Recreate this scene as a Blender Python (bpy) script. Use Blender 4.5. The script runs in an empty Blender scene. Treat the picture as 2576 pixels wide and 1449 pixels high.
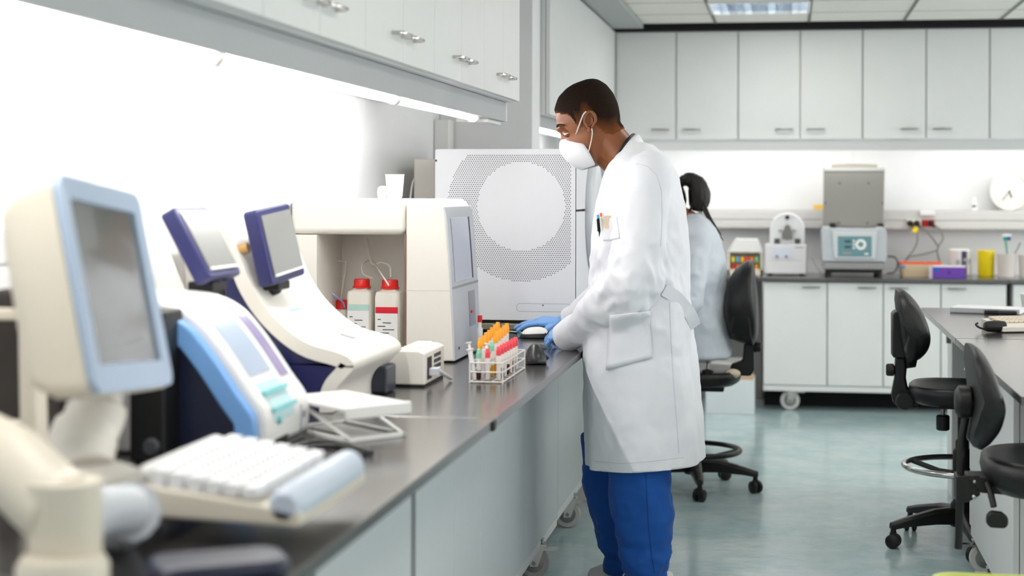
import bpy, bmesh, math, random
from mathutils import Vector, Matrix, Euler
random.seed(7)
C = bpy.context.scene.collection
PI = math.pi
# ---------------------------------------------------------------- camera numbers (2576 x 1449)
F = 3950.; CX = 1390.; CY = 478.6; H = 1.40; TH = math.atan(596/3950.); RO = 0.0024
def at(u, v, X=None, Y=None, Z=None):
    """point of the room seen at (u,v) on the given wall/bench/floor plane"""
    a0 = u-CX; b0 = v-CY
    a = a0+RO*b0; b = b0-RO*a0
    dx = -math.sin(TH)+math.cos(TH)*a/F; dy = math.cos(TH)+math.sin(TH)*a/F; dz = -b/F
    t = X/dx if X is not None else (Y/dy if Y is not None else (Z-H)/dz)
    return Vector((dx*t, dy*t, H+dz*t))
# ---------------------------------------------------------------- materials
def lin(c):
    c = c/255.
    return c/12.92 if c <= .04045 else ((c+.055)/1.055)**2.4
MATS = {}
def mat(name, rgb, rough=.5, metal=0., spec=.5, trans=0., emit=0., bump=None, var=.03, scale=6., coat=0., alpha=1., sheen=0., ior=1.45, sss=0.):
    if name in MATS: return MATS[name]
    m = bpy.data.materials.new(name); m.use_nodes = True
    nt = m.node_tree; b = nt.nodes['Principled BSDF']
    col = tuple(lin(c) for c in rgb)
    tc = nt.nodes.new('ShaderNodeTexCoord'); no = nt.nodes.new('ShaderNodeTexNoise')
    no.inputs['Scale'].default_value = scale; no.inputs['Detail'].default_value = 3
    nt.links.new(tc.outputs['Object'], no.inputs['Vector'])
    mx = nt.nodes.new('ShaderNodeMixRGB')
    mx.inputs[1].default_value = tuple(max(0, c*(1-var)) for c in col)+(1,)
    mx.inputs[2].default_value = tuple(min(1, c*(1+var)) for c in col)+(1,)
    nt.links.new(no.outputs['Fac'], mx.inputs[0]); nt.links.new(mx.outputs[0], b.inputs['Base Color'])
    b.inputs['Roughness'].default_value = rough; b.inputs['Metallic'].default_value = metal
    b.inputs['Specular IOR Level'].default_value = spec; b.inputs['IOR'].default_value = ior
    b.inputs['Transmission Weight'].default_value = trans; b.inputs['Coat Weight'].default_value = coat
    b.inputs['Alpha'].default_value = alpha; b.inputs['Sheen Weight'].default_value = sheen
    if sss: b.inputs['Subsurface Weight'].default_value = sss; b.inputs['Subsurface Scale'].default_value = .01
    if emit:
        b.inputs['Emission Color'].default_value = col+(1,); b.inputs['Emission Strength'].default_value = emit
    if bump:
        n2 = nt.nodes.new('ShaderNodeTexNoise'); n2.inputs['Scale'].default_value = bump[0]; n2.inputs['Detail'].default_value = 4
        nt.links.new(tc.outputs['Object'], n2.inputs['Vector'])
        bp = nt.nodes.new('ShaderNodeBump'); bp.inputs['Strength'].default_value = bump[1]; bp.inputs['Distance'].default_value = bump[2] if len(bump) > 2 else .01
        nt.links.new(n2.outputs['Fac'], bp.inputs['Height']); nt.links.new(bp.outputs['Normal'], b.inputs['Normal'])
    MATS[name] = m
    return m
# ---------------------------------------------------------------- mesh helpers
def BM(): return bmesh.new()
def bx(bm, x0, x1, y0, y1, z0, z1):
    v = [bm.verts.new((x, y, z)) for z in (z0, z1) for y in (y0, y1) for x in (x0, x1)]
    for f in ((0,2,3,1),(4,5,7,6),(0,1,5,4),(1,3,7,5),(3,2,6,7),(2,0,4,6)): bm.faces.new([v[i] for i in f])
    return v
def mbx(bm, M, x0, x1, y0, y1, z0, z1):
    for v in bx(bm, x0, x1, y0, y1, z0, z1): v.co = M @ v.co
def prism(bm, pts, a0, a1, axis='y'):
    def p3(p, a): return {'y': (p[0], a, p[1]), 'x': (a, p[0], p[1]), 'z': (p[0], p[1], a)}[axis]
    A = [bm.verts.new(p3(p, a0)) for p in pts]; B = [bm.verts.new(p3(p, a1)) for p in pts]
    n = len(pts)
    bm.faces.new(A); bm.faces.new(B[::-1])
    for i in range(n): bm.faces.new((A[i], B[i], B[(i+1) % n], A[(i+1) % n]))
def frame_of(d):
    d = Vector(d).normalized(); u = Vector((0,0,1)) if abs(d.z) < .9 else Vector((1,0,0))
    a = d.cross(u).normalized(); return a, d.cross(a).normalized()
def loft(bm, rings, cap=True, closed=True):
    vs = [[bm.verts.new(p) for p in r] for r in rings]
    n = len(rings[0])
    for i in range(len(vs)-1):
        for j in range(n if closed else n-1):
            k = (j+1) % n
            bm.faces.new((vs[i][j], vs[i][k], vs[i+1][k], vs[i+1][j]))
    if cap and closed:
        bm.faces.new(vs[0][::-1]); bm.faces.new(vs[-1])
    return vs
def tube(bm, pts, r, n=10, cap=True, squash=1.):
    pts = [Vector(p) for p in pts]; rings = []; a = None
    for i, p in enumerate(pts):
        d = (pts[min(i+1, len(pts)-1)]-pts[max(i-1, 0)]).normalized()
        if a is None: a, b = frame_of(d)
        else:
            a = (a-d*a.dot(d)).normalized(); b = d.cross(a)
        rr = r[i] if isinstance(r, (list, tuple)) else r
        rings.append([p+(a*math.cos(2*PI*j/n)+b*math.sin(2*PI*j/n)*squash)*rr for j in range(n)])
    loft(bm, rings, cap)
def cyl(bm, p0, p1, r0, r1=None, n=20): tube(bm, [p0, p1], [r0, r0 if r1 is None else r1], n)
def lathe(bm, prof, c=(0,0,0), n=24, axis='z'):
    c = Vector(c); rings = []
    for r, h in prof:
        r = max(r, 1e-4); ring = []
        for j in range(n):
            x, y = r*math.cos(2*PI*j/n), r*math.sin(2*PI*j/n)
            ring.append(c+Vector({'z': (x, y, h), 'y': (x, h, y), 'x': (h, x, y)}[axis]))
        rings.append(ring)
    loft(bm, rings)
def spline(pts, n=8):
    """Catmull-Rom through points"""
    P = [Vector(p) for p in pts]; out = []
    for i in range(len(P)-1):
        p0, p1, p2, p3 = P[max(i-1,0)], P[i], P[i+1], P[min(i+2, len(P)-1)]
        for k in range(n):
            t = k/n
            out.append(.5*((2*p1)+(p2-p0)*t+(2*p0-5*p1+4*p2-p3)*t*t+(3*p1-p0-3*p2+p3)*t**3))
    out.append(P[-1]); return out
def rrect(w, h, r, n=5, cx=0, cy=0):
    o = []
    for sx, sy, a0 in ((1,1,0),(-1,1,90),(-1,-1,180),(1,-1,270)):
        for k in range(n+1):
            a = math.radians(a0+90*k/n); o.append((cx+sx*(w/2-r)+r*math.cos(a), cy+sy*(h/2-r)+r*math.sin(a)))
    return o
def ball(bm, c, rx, ry=None, rz=None, n=16, m=10):
    ry = ry or rx; rz = rz or rx; c = Vector(c)
    loft(bm, [[c+Vector((rx*math.sin(PI*i/m)*math.cos(2*PI*j/n), ry*math.sin(PI*i/m)*math.sin(2*PI*j/n), -rz*math.cos(PI*i/m))) for j in range(n)] for i in [.15]+list(range(1,m))+[m-.15]])
# ---------------------------------------------------------------- objects
MW = {}
def setp(o, label=None, cat=None, group=None, kind=None):
    if label: o['label'] = label
    if cat: o['category'] = cat
    if group: o['group'] = group
    if kind: o['kind'] = kind
    return o
def thing(name, label, cat, loc=(0,0,0), rotz=0., group=None, M=None):
    o = bpy.data.objects.new(name, None); C.objects.link(o); o.empty_display_size = .05
    M = M if M is not None else Matrix.Translation(loc) @ Matrix.Rotation(rotz, 4, 'Z')
    o.matrix_world = M; MW[o] = M.copy()
    return setp(o, label, cat, group)
def mk(name, bm, m, parent=None, smooth=True, bevel=0., world=True, sharp=40, seg=2, loc=None, **tags):
    """one mesh object; world=True: the bmesh is in room coordinates"""
    if parent is not None:
        if world: bm.transform(MW[parent].inverted())
    elif loc is not None: bm.transform(Matrix.Translation(Vector(loc)).inverted())
    bmesh.ops.recalc_face_normals(bm, faces=bm.faces)
    if smooth:
        for f in bm.faces: f.smooth = True
        ca = math.radians(sharp)
        for e in bm.edges:
            if len(e.link_faces) == 2 and e.calc_face_angle(0) > ca: e.smooth = False
    me = bpy.data.meshes.new(name); bm.to_mesh(me); bm.free()
    o = bpy.data.objects.new(name, me); C.objects.link(o); me.materials.append(m)
    if parent is not None: o.parent = parent; MW[o] = MW[parent]
    else:
        L = Matrix.Translation(Vector(loc)) if loc is not None else Matrix.Identity(4)
        o.matrix_world = L; MW[o] = L
    if bevel:
        b = o.modifiers.new('bevel', 'BEVEL'); b.width = bevel; b.segments = seg; b.limit_method = 'ANGLE'; b.angle_limit = math.radians(35); b.harden_normals = True
    return setp(o, **tags)
def structure(name, bm, m, **k):
    return mk(name, bm, m, kind='structure', **k)
def clone(root, label, dM=None, loc=None, rotz=None, group=None):
    r = root.copy(); C.objects.link(r)
    if dM is not None: r.matrix_world = dM @ MW[root]
    else: r.matrix_world = Matrix.Translation(loc) @ Matrix.Rotation(rotz or 0., 4, 'Z')
    MW[r] = r.matrix_world.copy()
    r['label'] = label
    if group: r['group'] = group
    def rec(a, b):
        for ch in list(a.children):
            c = ch.copy(); C.objects.link(c); c.parent = b; MW[c] = MW[b]; rec(ch, c)
    rec(root, r); return r
def text(name, s, size, M, m, parent, ext=.0004, align='CENTER'):
    cu = bpy.data.curves.new(name, 'FONT'); cu.body = s; cu.size = size; cu.extrude = ext; cu.align_x = align; cu.align_y = 'CENTER'
    t = bpy.data.objects.new(name, cu); C.objects.link(t)
    dg = bpy.context.evaluated_depsgraph_get(); me = bpy.data.meshes.new_from_object(t.evaluated_get(dg))
    bpy.data.objects.remove(t); bm = BM(); bm.from_mesh(me); bpy.data.meshes.remove(me)
    bm.transform(M)
    return mk(name, bm, m, parent, smooth=False)
def basis(o, u, v):
    """matrix with local x=u, y=v, z=u x v, at o"""
    u = Vector(u).normalized(); v = Vector(v); v = (v-u*v.dot(u)).normalized(); w = u.cross(v)
    M = Matrix((u, v, w)).transposed().to_4x4(); M.translation = Vector(o); return M
def arc_pts(prof, s0, s1, n=14):
    P = [Vector((p[0], p[1])) for p in prof]; L = [0]
    for a, b in zip(P, P[1:]): L.append(L[-1]+(b-a).length)
    out = []
    for k in range(n+1):
        s = (s0+(s1-s0)*k/n)*L[-1]
        i = 0
        while i < len(L)-2 and L[i+1] < s: i += 1
        t = (s-L[i])/max(1e-9, L[i+1]-L[i]); d = (P[i+1]-P[i]).normalized()
        out.append((P[i].lerp(P[i+1], t), Vector((d.y, -d.x))))
    return out
def patch(bm, prof, s0, s1, y0, y1, off=.001, th=.003, sign=1, n=14):
    """curved plate lying on an extruded (x,z) profile"""
    pts = arc_pts(prof, s0, s1, n)
    top = [p+nn*(off*sign) for p, nn in pts]; bot = [p+nn*((off-th)*sign) for p, nn in pts]
    prism(bm, [tuple(p) for p in top]+[tuple(p) for p in bot[::-1]], y0, y1)
# ================================================================ MATERIALS
WALL = mat('wall_panel_white', (238,239,240), .45)
CAB = mat('cabinet_laminate', (226,227,226), .42, bump=(60,.03))
CABG = mat('cabinet_side_grey', (205,206,205), .5)
EDGE = mat('shadow_gap', (70,72,72), .7)
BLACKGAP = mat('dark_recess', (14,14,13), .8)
TOP = mat('dark_compact_worktop', (58,56,56), .18, ior=2.4, var=.08, scale=30)
TOPEDGE = mat('worktop_edge_black', (34,33,34), .4)
FLOOR = None
CHROME = mat('chrome', (200,198,195), .2, metal=1.)
STEEL = mat('brushed_steel', (150,148,145), .35, metal=1.)
BLK = mat('black_plastic', (18,18,19), .45, bump=(300,.05))
BLKS = mat('black_seat_foam', (17,17,18), .42, bump=(220,.12))
RUB = mat('rubber_dark', (30,30,32), .6)
WPL = mat('white_plastic', (238,237,235), .35)
WPL2 = mat('offwhite_plastic', (232,228,220), .4)
BEIGE = mat('beige_plastic', (222,214,198), .4)
LGREY = mat('light_grey_plastic', (196,200,206), .4)
GREY = mat('mid_grey_plastic', (150,151,150), .45)
DGREY = mat('dark_grey_plastic', (70,72,76), .45)
NAVY = mat('navy_plastic', (38,40,92), .38)
DNAVY = mat('dark_navy_plastic', (22,28,52), .35)
SKYB = mat('sky_blue_plastic', (120,170,230), .35)
RED = mat('red_plastic', (222,38,32), .35)
ORANGE = mat('orange_cap', (244,160,26), .4)
PINK = mat('coral_red_cap', (238,70,84), .4)
MINT = mat('mint_cap', (132,205,176), .4)
YEL = mat('yellow_plastic', (240,214,20), .35)
PURP = mat('purple_card', (110,66,170), .5)
TEAL = mat('teal_panel', (104,142,148), .4)
GLASS = mat('clear_plastic', (245,248,250), .08, trans=.9, alpha=1, ior=1.3)
PAPER = mat('paper', (240,240,240), .7)
LAMP = mat('lamp_tube', (255,252,248), .3, emit=50.)
LAMPB = mat('lamp_tube_back', (255,252,248), .3, emit=19.)
def floor_mat():
    m = bpy.data.materials.new('teal_vinyl_floor'); m.use_nodes = True; nt = m.node_tree; b = nt.nodes['Principled BSDF']
    tc = nt.nodes.new('ShaderNodeTexCoord'); n1 = nt.nodes.new('ShaderNodeTexNoise'); n1.inputs['Scale'].default_value = 3.; n1.inputs['Detail'].default_value = 8; n1.inputs['Roughness'].default_value = .7
    nt.links.new(tc.outputs['Object'], n1.inputs['Vector'])
    r = nt.nodes.new('ShaderNodeValToRGB'); r.color_ramp.elements[0].position = .25; r.color_ramp.elements[1].position = .72
    r.color_ramp.elements[0].color = (lin(142), lin(178), lin(180), 1); r.color_ramp.elements[1].color = (lin(194), lin(208), lin(209), 1)
    nt.links.new(n1.outputs['Fac'], r.inputs[0]); nt.links.new(r.outputs[0], b.inputs['Base Color'])
    b.inputs['Roughness'].default_value = .15; b.inputs['Specular IOR Level'].default_value = .75
    n2 = nt.nodes.new('ShaderNodeTexNoise'); n2.inputs['Scale'].default_value = 14.; n2.inputs['Detail'].default_value = 2; nt.links.new(tc.outputs['Object'], n2.inputs['Vector'])
    bp = nt.nodes.new('ShaderNodeBump'); bp.inputs['Strength'].default_value = .05; bp.inputs['Distance'].default_value = .02
    nt.links.new(n2.outputs['Fac'], bp.inputs['Height']); nt.links.new(bp.outputs['Normal'], b.inputs['Normal'])
    return m
FLOOR = floor_mat()
# ================================================================ ROOM
XW, YB, ZC, XR, Y0 = -1.60, 10.82, 2.47, 4.6, -2.4
b = BM(); bx(b, XW-.1, XR+.1, Y0, YB+.1, -.1, 0); structure('floor', b, FLOOR, smooth=False)
b = BM()
for y0, y1 in ((Y0,2.51),(2.512,3.61),(3.612,4.71),(4.712,5.82),(5.822,7.1),(7.1,YB)): bx(b, XW-.02, XW, y0, y1, 0, 2.7)
bx(b, XW-.1, XW-.0045, Y0, YB, 0, 2.7)
structure('wall_left', b, WALL, smooth=False)
b = BM()
xs = [XW-.1]+[at(u, 450, Y=YB).x for u in (1770, 2146, 2535)]+[XR+.1]
for x0, x1 in zip(xs, xs[1:]): bx(b, x0, x1-.003, YB, YB+.02, 0, 2.7)
bx(b, XW-.1, XR+.1, YB+.0045, YB+.1, 0, 2.7); structure('wall_back', b, WALL, smooth=False)
b = BM(); bx(b, XR, XR+.1, Y0, YB, 0, 2.7); structure('wall_right', b, WALL, smooth=False)
CEIL = mat('ceiling_tile', (243,239,231), .8, bump=(150,.08))
b = BM(); bx(b, XW, XR, Y0, 8.94, ZC, ZC+.1); bx(b, XW, -.468, 8.94, 9.535, ZC, ZC+.1); bx(b, .119, XR, 8.94, 9.535, ZC, ZC+.1); bx(b, XW, XR, 9.535, 10.05, ZC, ZC+.1)
bx(b, -.47, .12, 8.9, 9.6, ZC+.1, ZC+.12)
structure('ceiling', b, CEIL, smooth=False)
# ceiling grid, dark joints between the tiles
b = BM()
x = -.468-.587*2
xs_g = [-.468+.587*k for k in range(-1, 9)]
for x in xs_g: bx(b, x-.009, x+.009, 1.0, 10.05, ZC-.004, ZC+.002)
structure('trim_1', b, mat('grid_bar', (120,122,114), .6), smooth=False)
b = BM()
for k in range(0, 14):
    y = 9.535-.595*k
    bx(b, XW+.6, XR, y-.004, y+.004, ZC-.003, ZC+.002)
structure('trim_2', b, mat('grid_bar_light', (190,188,182), .6), smooth=False)
b = BM(); bx(b, XW, XR, 10.1, 10.2, 2.43, 2.66); bx(b, XW, XR, 10.05, 10.2, 2.6, 2.66); structure('void_shade', b, BLACKGAP, smooth=False)  # black box put in as the shade of the void above the cabinets
# plaster edge strip along the left cabinets
b = BM(); bx(b, -1.16, -.93, 6.6, 10.05, ZC-.03, ZC-.006); structure('trim_4', b, mat('ceiling_edge_strip', (176,180,178), .5), smooth=False)
# pier between the two runs of wall cabinets
b = BM(); bx(b, XW, -1.165, 7.1, 7.32, 0, 2.7); structure('wall_pier', b, WALL, bevel=.004)
# ---------------------------------------------------------------- wall trunking
def trunk(name, lab, x0, x1, y0, y1, along):
    z0, z1 = (1.19, 1.315) if along == 'y' else (1.143, 1.273)
    t = thing(name, lab, 'cable duct', (x0, y0, z0))
    b = BM(); bx(b, x0, x1, y0, y1, z0, z1); mk('duct_body', b, LGREY if 0 else mat('duct_white', (208,207,205), .4), t, bevel=.004)
    b = BM()
    zm = z0+(z1-z0)*.45
    if along == 'y': bx(b, x1, x1+.006, y0, y1, z0+.008, zm-.006); bx(b, x1, x1+.006, y0, y1, zm+.006, z1-.012)
    else: bx(b, x0, x1, y0-.006, y0, z0+.008, zm-.006); bx(b, x0, x1, y0-.006, y0, zm+.006, z1-.012)
    mk('duct_cover', b, mat('duct_cover_white', (212,211,209), .35), t, bevel=.003)
trunk('cable_duct', 'white cable duct on the left wall beside the big beige monitor', XW+.001, -1.535, 1.6, 3.38, 'y')
trunk('cable_duct', 'long pale cable duct on the back wall below the clock', -1.55, XR-.02, YB-.13, YB-.001, 'x')
# ---------------------------------------------------------------- handle + doors
def bow(bm, c, axis, out, L=.1, r=.0055, d=.03):
    """bow handle: c on the door, axis = bar direction, out = away from the door"""
    c = Vector(c); a = Vector(axis); o = Vector(out)
    P = [c-a*L/2, c-a*L/2+o*d*.75, c-a*(L/2-.012)+o*d, c+a*(L/2-.012)+o*d, c+a*L/2+o*d*.75, c+a*L/2]
    tube(bm, P, r, 8)
def cabinet_left(lab, x, y0, y1, z0, z1, hz, depth=.54, grp=None, doors=2, hand='in'):
    t = thing('wall_cabinet', lab, 'cabinet', (x-depth/2, (y0+y1)/2, z0), group=grp)
    b = BM(); bx(b, x-depth, x-.022, y0+.001, y1-.001, z0, z1); mk('cabinet_body', b, CAB, t, smooth=False)
    w = (y1-y0)/doors
    for k in range(doors):
        b = BM(); bx(b, x-.02, x, y0+w*k+.0015, y0+w*(k+1)-.0015, z0+.004, z1-.002); d = mk('door', b, CAB, t, bevel=.0015)
        yc = y0+w*(k+1)-.07 if k % 2 == 0 else y0+w*k+.07
        b = BM(); bow(b, (x, yc, hz), (0,1,0), (1,0,0), .105); mk('handle', b, CHROME, d)
LC = -1.05; ZB = 1.745
names = ['nearest', 'second nearest', 'third nearest', 'fourth nearest', 'farthest']
for (y0, y1), nm in zip(((2.28,3.045),(3.045,3.817),(3.817,4.59),(4.59,5.36),(5.36,6.083)), names):
    cabinet_left('white two-door wall cabinet over the left bench, %s before the pier' % nm, LC, y0, y1, ZB, 2.44, ZB+.075, grp='wall cabinets over the left bench')
b = BM(); bx(b, -1.115, -1.10, 1.5, 6.06, 1.668, ZB-.001)
tv = thing('light_valance', 'grey valance board under the left wall cabinets', 'board', (-1.11, 1.5, 1.668))
mk('board', b, mat('valance_grey', (174,177,179), .5), tv, bevel=.002)
b = BM(); bx(b, -1.30, -1.098, 6.06, 6.072, 1.668, ZB-.001); bx(b, -1.2, -1.12, 5.80, 6.06, 1.655, 1.668); mk('end_cap', b, WPL, tv, bevel=.002)
for y0, y1, nm in ((1.6,3.03,'nearest'),(3.07,4.50,'middle'),(4.54,5.70,'farthest')):
    t = thing('strip_light', 'bright fluorescent strip light under left wall cabinets, %s of three' % nm, 'lamp', (-1.16, y0, 1.66), group='strip lights under the left cabinets')
    b = BM(); cyl(b, (-1.155, y0, 1.668), (-1.155, y1, 1.668), .013, n=14); mk('tube', b, LAMP, t)
    b = BM(); bx(b, -1.185, -1.13, y0-.02, y1+.02, 1.69, ZB-.002); mk('fitting', b, WPL, t)
    for ye, sg_ in ((y0, 1), (y1, -1)):
        b = BM(); lathe(b, [(.0,ye-.022*sg_),(.016,ye-.022*sg_),(.016,ye+.004*sg_),(0,ye+.004*sg_)], (-1.155,0,1.668), 16, 'y'); mk('socket', b, WPL2, t)
# second run beyond the pier
for k, (y0, y1) in enumerate(((7.33,8.03),(8.03,8.73),(8.73,9.43),(9.43,10.13))):
    cabinet_left('white two-door wall cabinet behind the standing man, %s past the pier' % ['first','second','third','fourth'][k], -1.12, y0, y1, 1.755, 2.43, 1.83, depth=.46, grp='wall cabinets past the pier')
b = BM(); bx(b, -1.185, -1.168, 7.33, 10.1, 1.70, 1.754); mk('light_valance', b, mat('valance_grey', (174,177,179), .5), loc=(-1.175,7.33,1.70), label='pale valance board under the cabinets past the pier', cat='board')
t = thing('strip_light', 'bright strip light under the cabinets past the pier', 'lamp', (-1.22, 7.4, 1.68))
b = BM(); cyl(b, (-1.24, 7.4, 1.705), (-1.24, 10.0, 1.705), .013); mk('tube', b, LAMP, t)
b = BM(); bx(b, -1.27, -1.21, 7.38, 10.02, 1.722, 1.753); mk('fitting', b, WPL, t)
# ---------------------------------------------------------------- back wall cabinets
def cabinet_back(lab, xs, yf, z0, z1, hands, hz, depth, grp, kind='wall_cabinet', rail=0, casters=()):
    t = thing(kind, lab, 'cabinet', ((xs[0]+xs[-1])/2, yf+depth/2, z0 if not casters else 0), group=grp)
    b = BM(); bx(b, xs[0]+.001, xs[-1]-.001, yf+.022, yf+depth, z0, z1); mk('cabinet_body', b, CAB, t, smooth=False)
    for k in range(len(xs)-1):
        b = BM(); bx(b, xs[k]+.004, xs[k+1]-.004, yf, yf+.02, z0+.003, z1-.003); d = mk('door', b, CAB, t, bevel=.0015)
        if hands[k]:
            xc = xs[k]+.10 if hands[k] < 0 else xs[k+1]-.10
            b = BM(); bow(b, (xc, yf, hz), (1,0,0), (0,-1,0), .105, r=.006); mk('handle', b, STEEL, d)
    if rail:
        b = BM(); bx(b, xs[0], xs[-1], yf+.004, yf+.05, z0-rail, z0-.002); mk('bottom_rail', b, CAB, t, bevel=.003)
    for cx in casters:
        wheel(t, (cx, yf+.06, 0), .062, 0)
    return t
def wheel(t, p, r, rz, lever=True):
    p = Vector(p); M = Matrix.Translation(p) @ Matrix.Rotation(rz, 4, 'Z')
    b = BM(); lathe(b, [(r*.55,-.014),(r*.93,-.014),(r,-.008),(r,.008),(r*.93,.014),(r*.55,.014)], (0,0,r), 28, 'y'); b.transform(M); w = mk('caster_wheel', b, mat('white_wheel', (205,200,196), .4), t)
    b = BM(); lathe(b, [(r*.2,-.018),(r*.62,-.015),(r*.62,.015),(r*.2,.018)], (0,0,r), 24, 'y'); lathe(b, [(.008,-.026),(.008,.026)], (0,0,r), 10, 'y'); b.transform(M); mk('hub', b, STEEL, w)
    b = BM()
    for s in (-1, 1): prism(b, [(-r*.25,r*.8),(r*.25,r*.8),(r*.75,r*2+.012),(-r*.2,r*2+.012)], s*.021-.0015, s*.021+.0015)
    bx(b, -r*.3, r*.8, -.023, .023, r*2+.004, r*2+.012); cyl(b, (r*.3,0,r*2+.01), (r*.3,0,r*2+.03), .02)
    if lever: bx(b, r*.2, r*1.5, -.016, .016, r*2-.012, r*2-.004)
    b.transform(M); mk('fork', b, CHROME, w)
UX = [at(u, 200, Y=10.15).x for u in (1548,1701,1857,2013,2170,2330,2490)]; UX += [UX[-1]+.392*k for k in (1,2)]
for k, nm in enumerate(('left-hand end, behind the standing man', 'second from left, above the small white instrument', 'third from left, above the open grey centrifuge', 'cut by the right edge of the photo')):
    cabinet_back('pale two-door wall cabinet on the back wall, %s' % nm, UX[2*k:2*k+3], 10.15, 1.728, 2.426, (1,-1), 1.792, .66, 'wall cabinets on the back wall')
b = BM(); bx(b, UX[0], UX[-1], 10.17, 10.185, 1.659, 1.727)
mk('light_valance', b, mat('valance_back', (205,206,206), .5), loc=(UX[0], 10.17, 1.659), label='long pale valance board under the back wall cabinets', cat='board')
b = BM(); bx(b, UX[0]-.08, UX[0]-.004, 10.16, 10.5, 1.66, 2.426); mk('filler_panel', b, mat('filler_grey', (160,160,152), .6), loc=(UX[0]-.04, 10.16, 1.66), label='narrow grey filler panel in the corner by the back wall cabinets', cat='panel')
for k in range(2):
    x0 = -.9+k*1.7
    t = thing('strip_light', 'bright strip light under the back wall cabinets, %s one' % ('left','right')[k], 'lamp', (x0, 10.35, 1.69), group='strip lights under the back cabinets')
    b = BM(); cyl(b, (x0, 10.36, 1.69), (x0+1.5, 10.36, 1.69), .013); mk('tube', b, LAMPB, t)
    b = BM(); bx(b, x0-.02, x0+1.52, 10.33, 10.39, 1.708, 1.727); mk('fitting', b, WPL, t)
# ---------------------------------------------------------------- back bench
BX = [at(u, 800, Y=10.10).x for u in (1920,2081,2222,2367,2533)]
g = 'base cabinets of the back bench'
cabinet_back('white single-door base cabinet under the small white instrument', [BX[0],BX[1]], 10.10, .163, .82, (1,), .79, .6, g, 'base_cabinet', .038, (BX[0]+.17,))
cabinet_back('white two-door base cabinet under the open centrifuge', [BX[1],BX[2],BX[3]], 10.10, .163, .82, (1,-1), .79, .6, g, 'base_cabinet', .038, ())
cabinet_back('white single-door base cabinet under the purple box', [BX[3],BX[4]], 10.10, .163, .82, (-1,), .79, .6, g, 'base_cabinet', .038)
cabinet_back('white base cabinet right of the dark gap, under the white beakers', [BX[4]+.035,BX[4]+.44,BX[4]+.84], 10.10, .163, .82, (1,-1), .79, .6, g, 'base_cabinet', .038, (BX[4]+.2,))
def worktop(lab, x0, x1, y0, y1, grp=None, z=.85, nub=None):
    t = thing('worktop', lab, 'worktop', ((x0+x1)/2, (y0+y1)/2, z-.024), group=grp)
    b = BM(); bx(b, x0, x1, y0, y1, z-.024, z); mk('slab', b, TOP, t, bevel=.002)
    if nub:
        b = BM()
        for p in nub: bx(b, p[0]-.013, p[0]+.013, p[1]-.034, p[1]+.0015, z-.026, z-.001)
        mk('joint_block', b, BLK, t, bevel=.003)
    return t
worktop('dark worktop of the back bench carrying the centrifuge', -.204, 1.352, 10.07, 10.69, 'worktops of the back bench')
worktop('dark worktop at the right end of the back bench', 1.356, 3.2, 10.075, 10.69, 'worktops of the back bench')
worktop('dark worktop of the back bench behind the seated woman', -1.54, -.206, 10.12, 10.69, 'worktops of the back bench')
for x, lab in ((-1.2,'grey leg panel under the left end of the back bench'),):
    b = BM(); bx(b, x-.02, x+.02, 10.2, 10.66, 0, .825); mk('leg_panel', b, CABG, loc=(x,10.4,0), label=lab, cat='panel')
b = BM(); bx(b, -1.17, -.18, 10.6, 10.62, 0, .825); mk('modesty_panel', b, mat('modesty_grey', (132,130,128), .6), loc=(-.7,10.6,0), label='grey back panel in the knee space beside the white carton', cat='panel')
# black board for the shade under the back bench is added further down
# ---------------------------------------------------------------- left bench
XE = -.70
for k, (y0, y1) in enumerate(((2.09,3.712),(3.716,5.370),(5.374,7.03))):
    worktop('dark grey glossy worktop of the left bench, %s' % ('nearest the camera with the keyboard','middle with the tube rack','farthest with the perforated machine')[k], XW+.002, XE, y0, y1, 'worktops of the left bench', nub=[(XE-.008, y1)] if k < 2 else None)
worktop('dark worktop at the far left where the seated woman works', XW+.5, XE, 7.4, 9.0, 'worktops of the left bench')
def base_left(lab, y0, y1, seams, z0, cast, x=-.88):
    t = thing('base_cabinet', lab, 'cabinet', (x-.25, (y0+y1)/2, 0), group='base cabinets of the left bench')
    b = BM(); bx(b, x-.5, x-.016, y0+.002, y1-.002, z0+.02, .80); mk('cabinet_body', b, CABG, t, smooth=False)
    ys = [y0]+list(seams)+[y1]
    for a, c in zip(ys, ys[1:]):
        b = BM(); bx(b, x-.015, x, a+.0015, c-.0015, z0+.035, .822); mk('panel', b, mat('bench_panel_grey', (204,210,212), .4), t, bevel=.0015)
    b = BM(); bx(b, x-.06, x-.002, y0+.004, y1-.004, z0, z0+.032); mk('bottom_rail', b, CAB, t, bevel=.003)
    for y in cast: wheel(t, (x-.03, y, 0), .0625-.006, .15)
base_left('pale base cabinet under the very near end of the left bench', 2.1, 2.80, (), .115, (2.3,2.6))
base_left('pale base cabinet beside the dark gap near the camera', 2.857, 3.612, (), .115, (3.0,3.45))
base_left('long pale base cabinet under the middle of the left bench', 3.66, 5.985, (4.093,4.453,5.246), .108, (4.0,5.6))
base_left('pale base cabinet below the worktop beside the standing man', 5.99, 6.76, (), .125, (6.46,))
b = BM(); bx(b, -.915, -.88, 2.72, 2.765, .0, .822); mk('post', b, BLK, loc=(-.9,2.74,0), label='black square post between the near panels of the left bench', cat='post') if 0 else b.free()
for y, lab in ((6.95,'white leg panel at the far end of the left bench'),(8.9,'white leg panel under the far left worktop')):
    b = BM(); bx(b, -1.4, -.82, y-.015, y+.015, 0, .825); mk('leg_panel', b, CABG, loc=(-1.1,y,0), label=lab, cat='panel')
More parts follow.
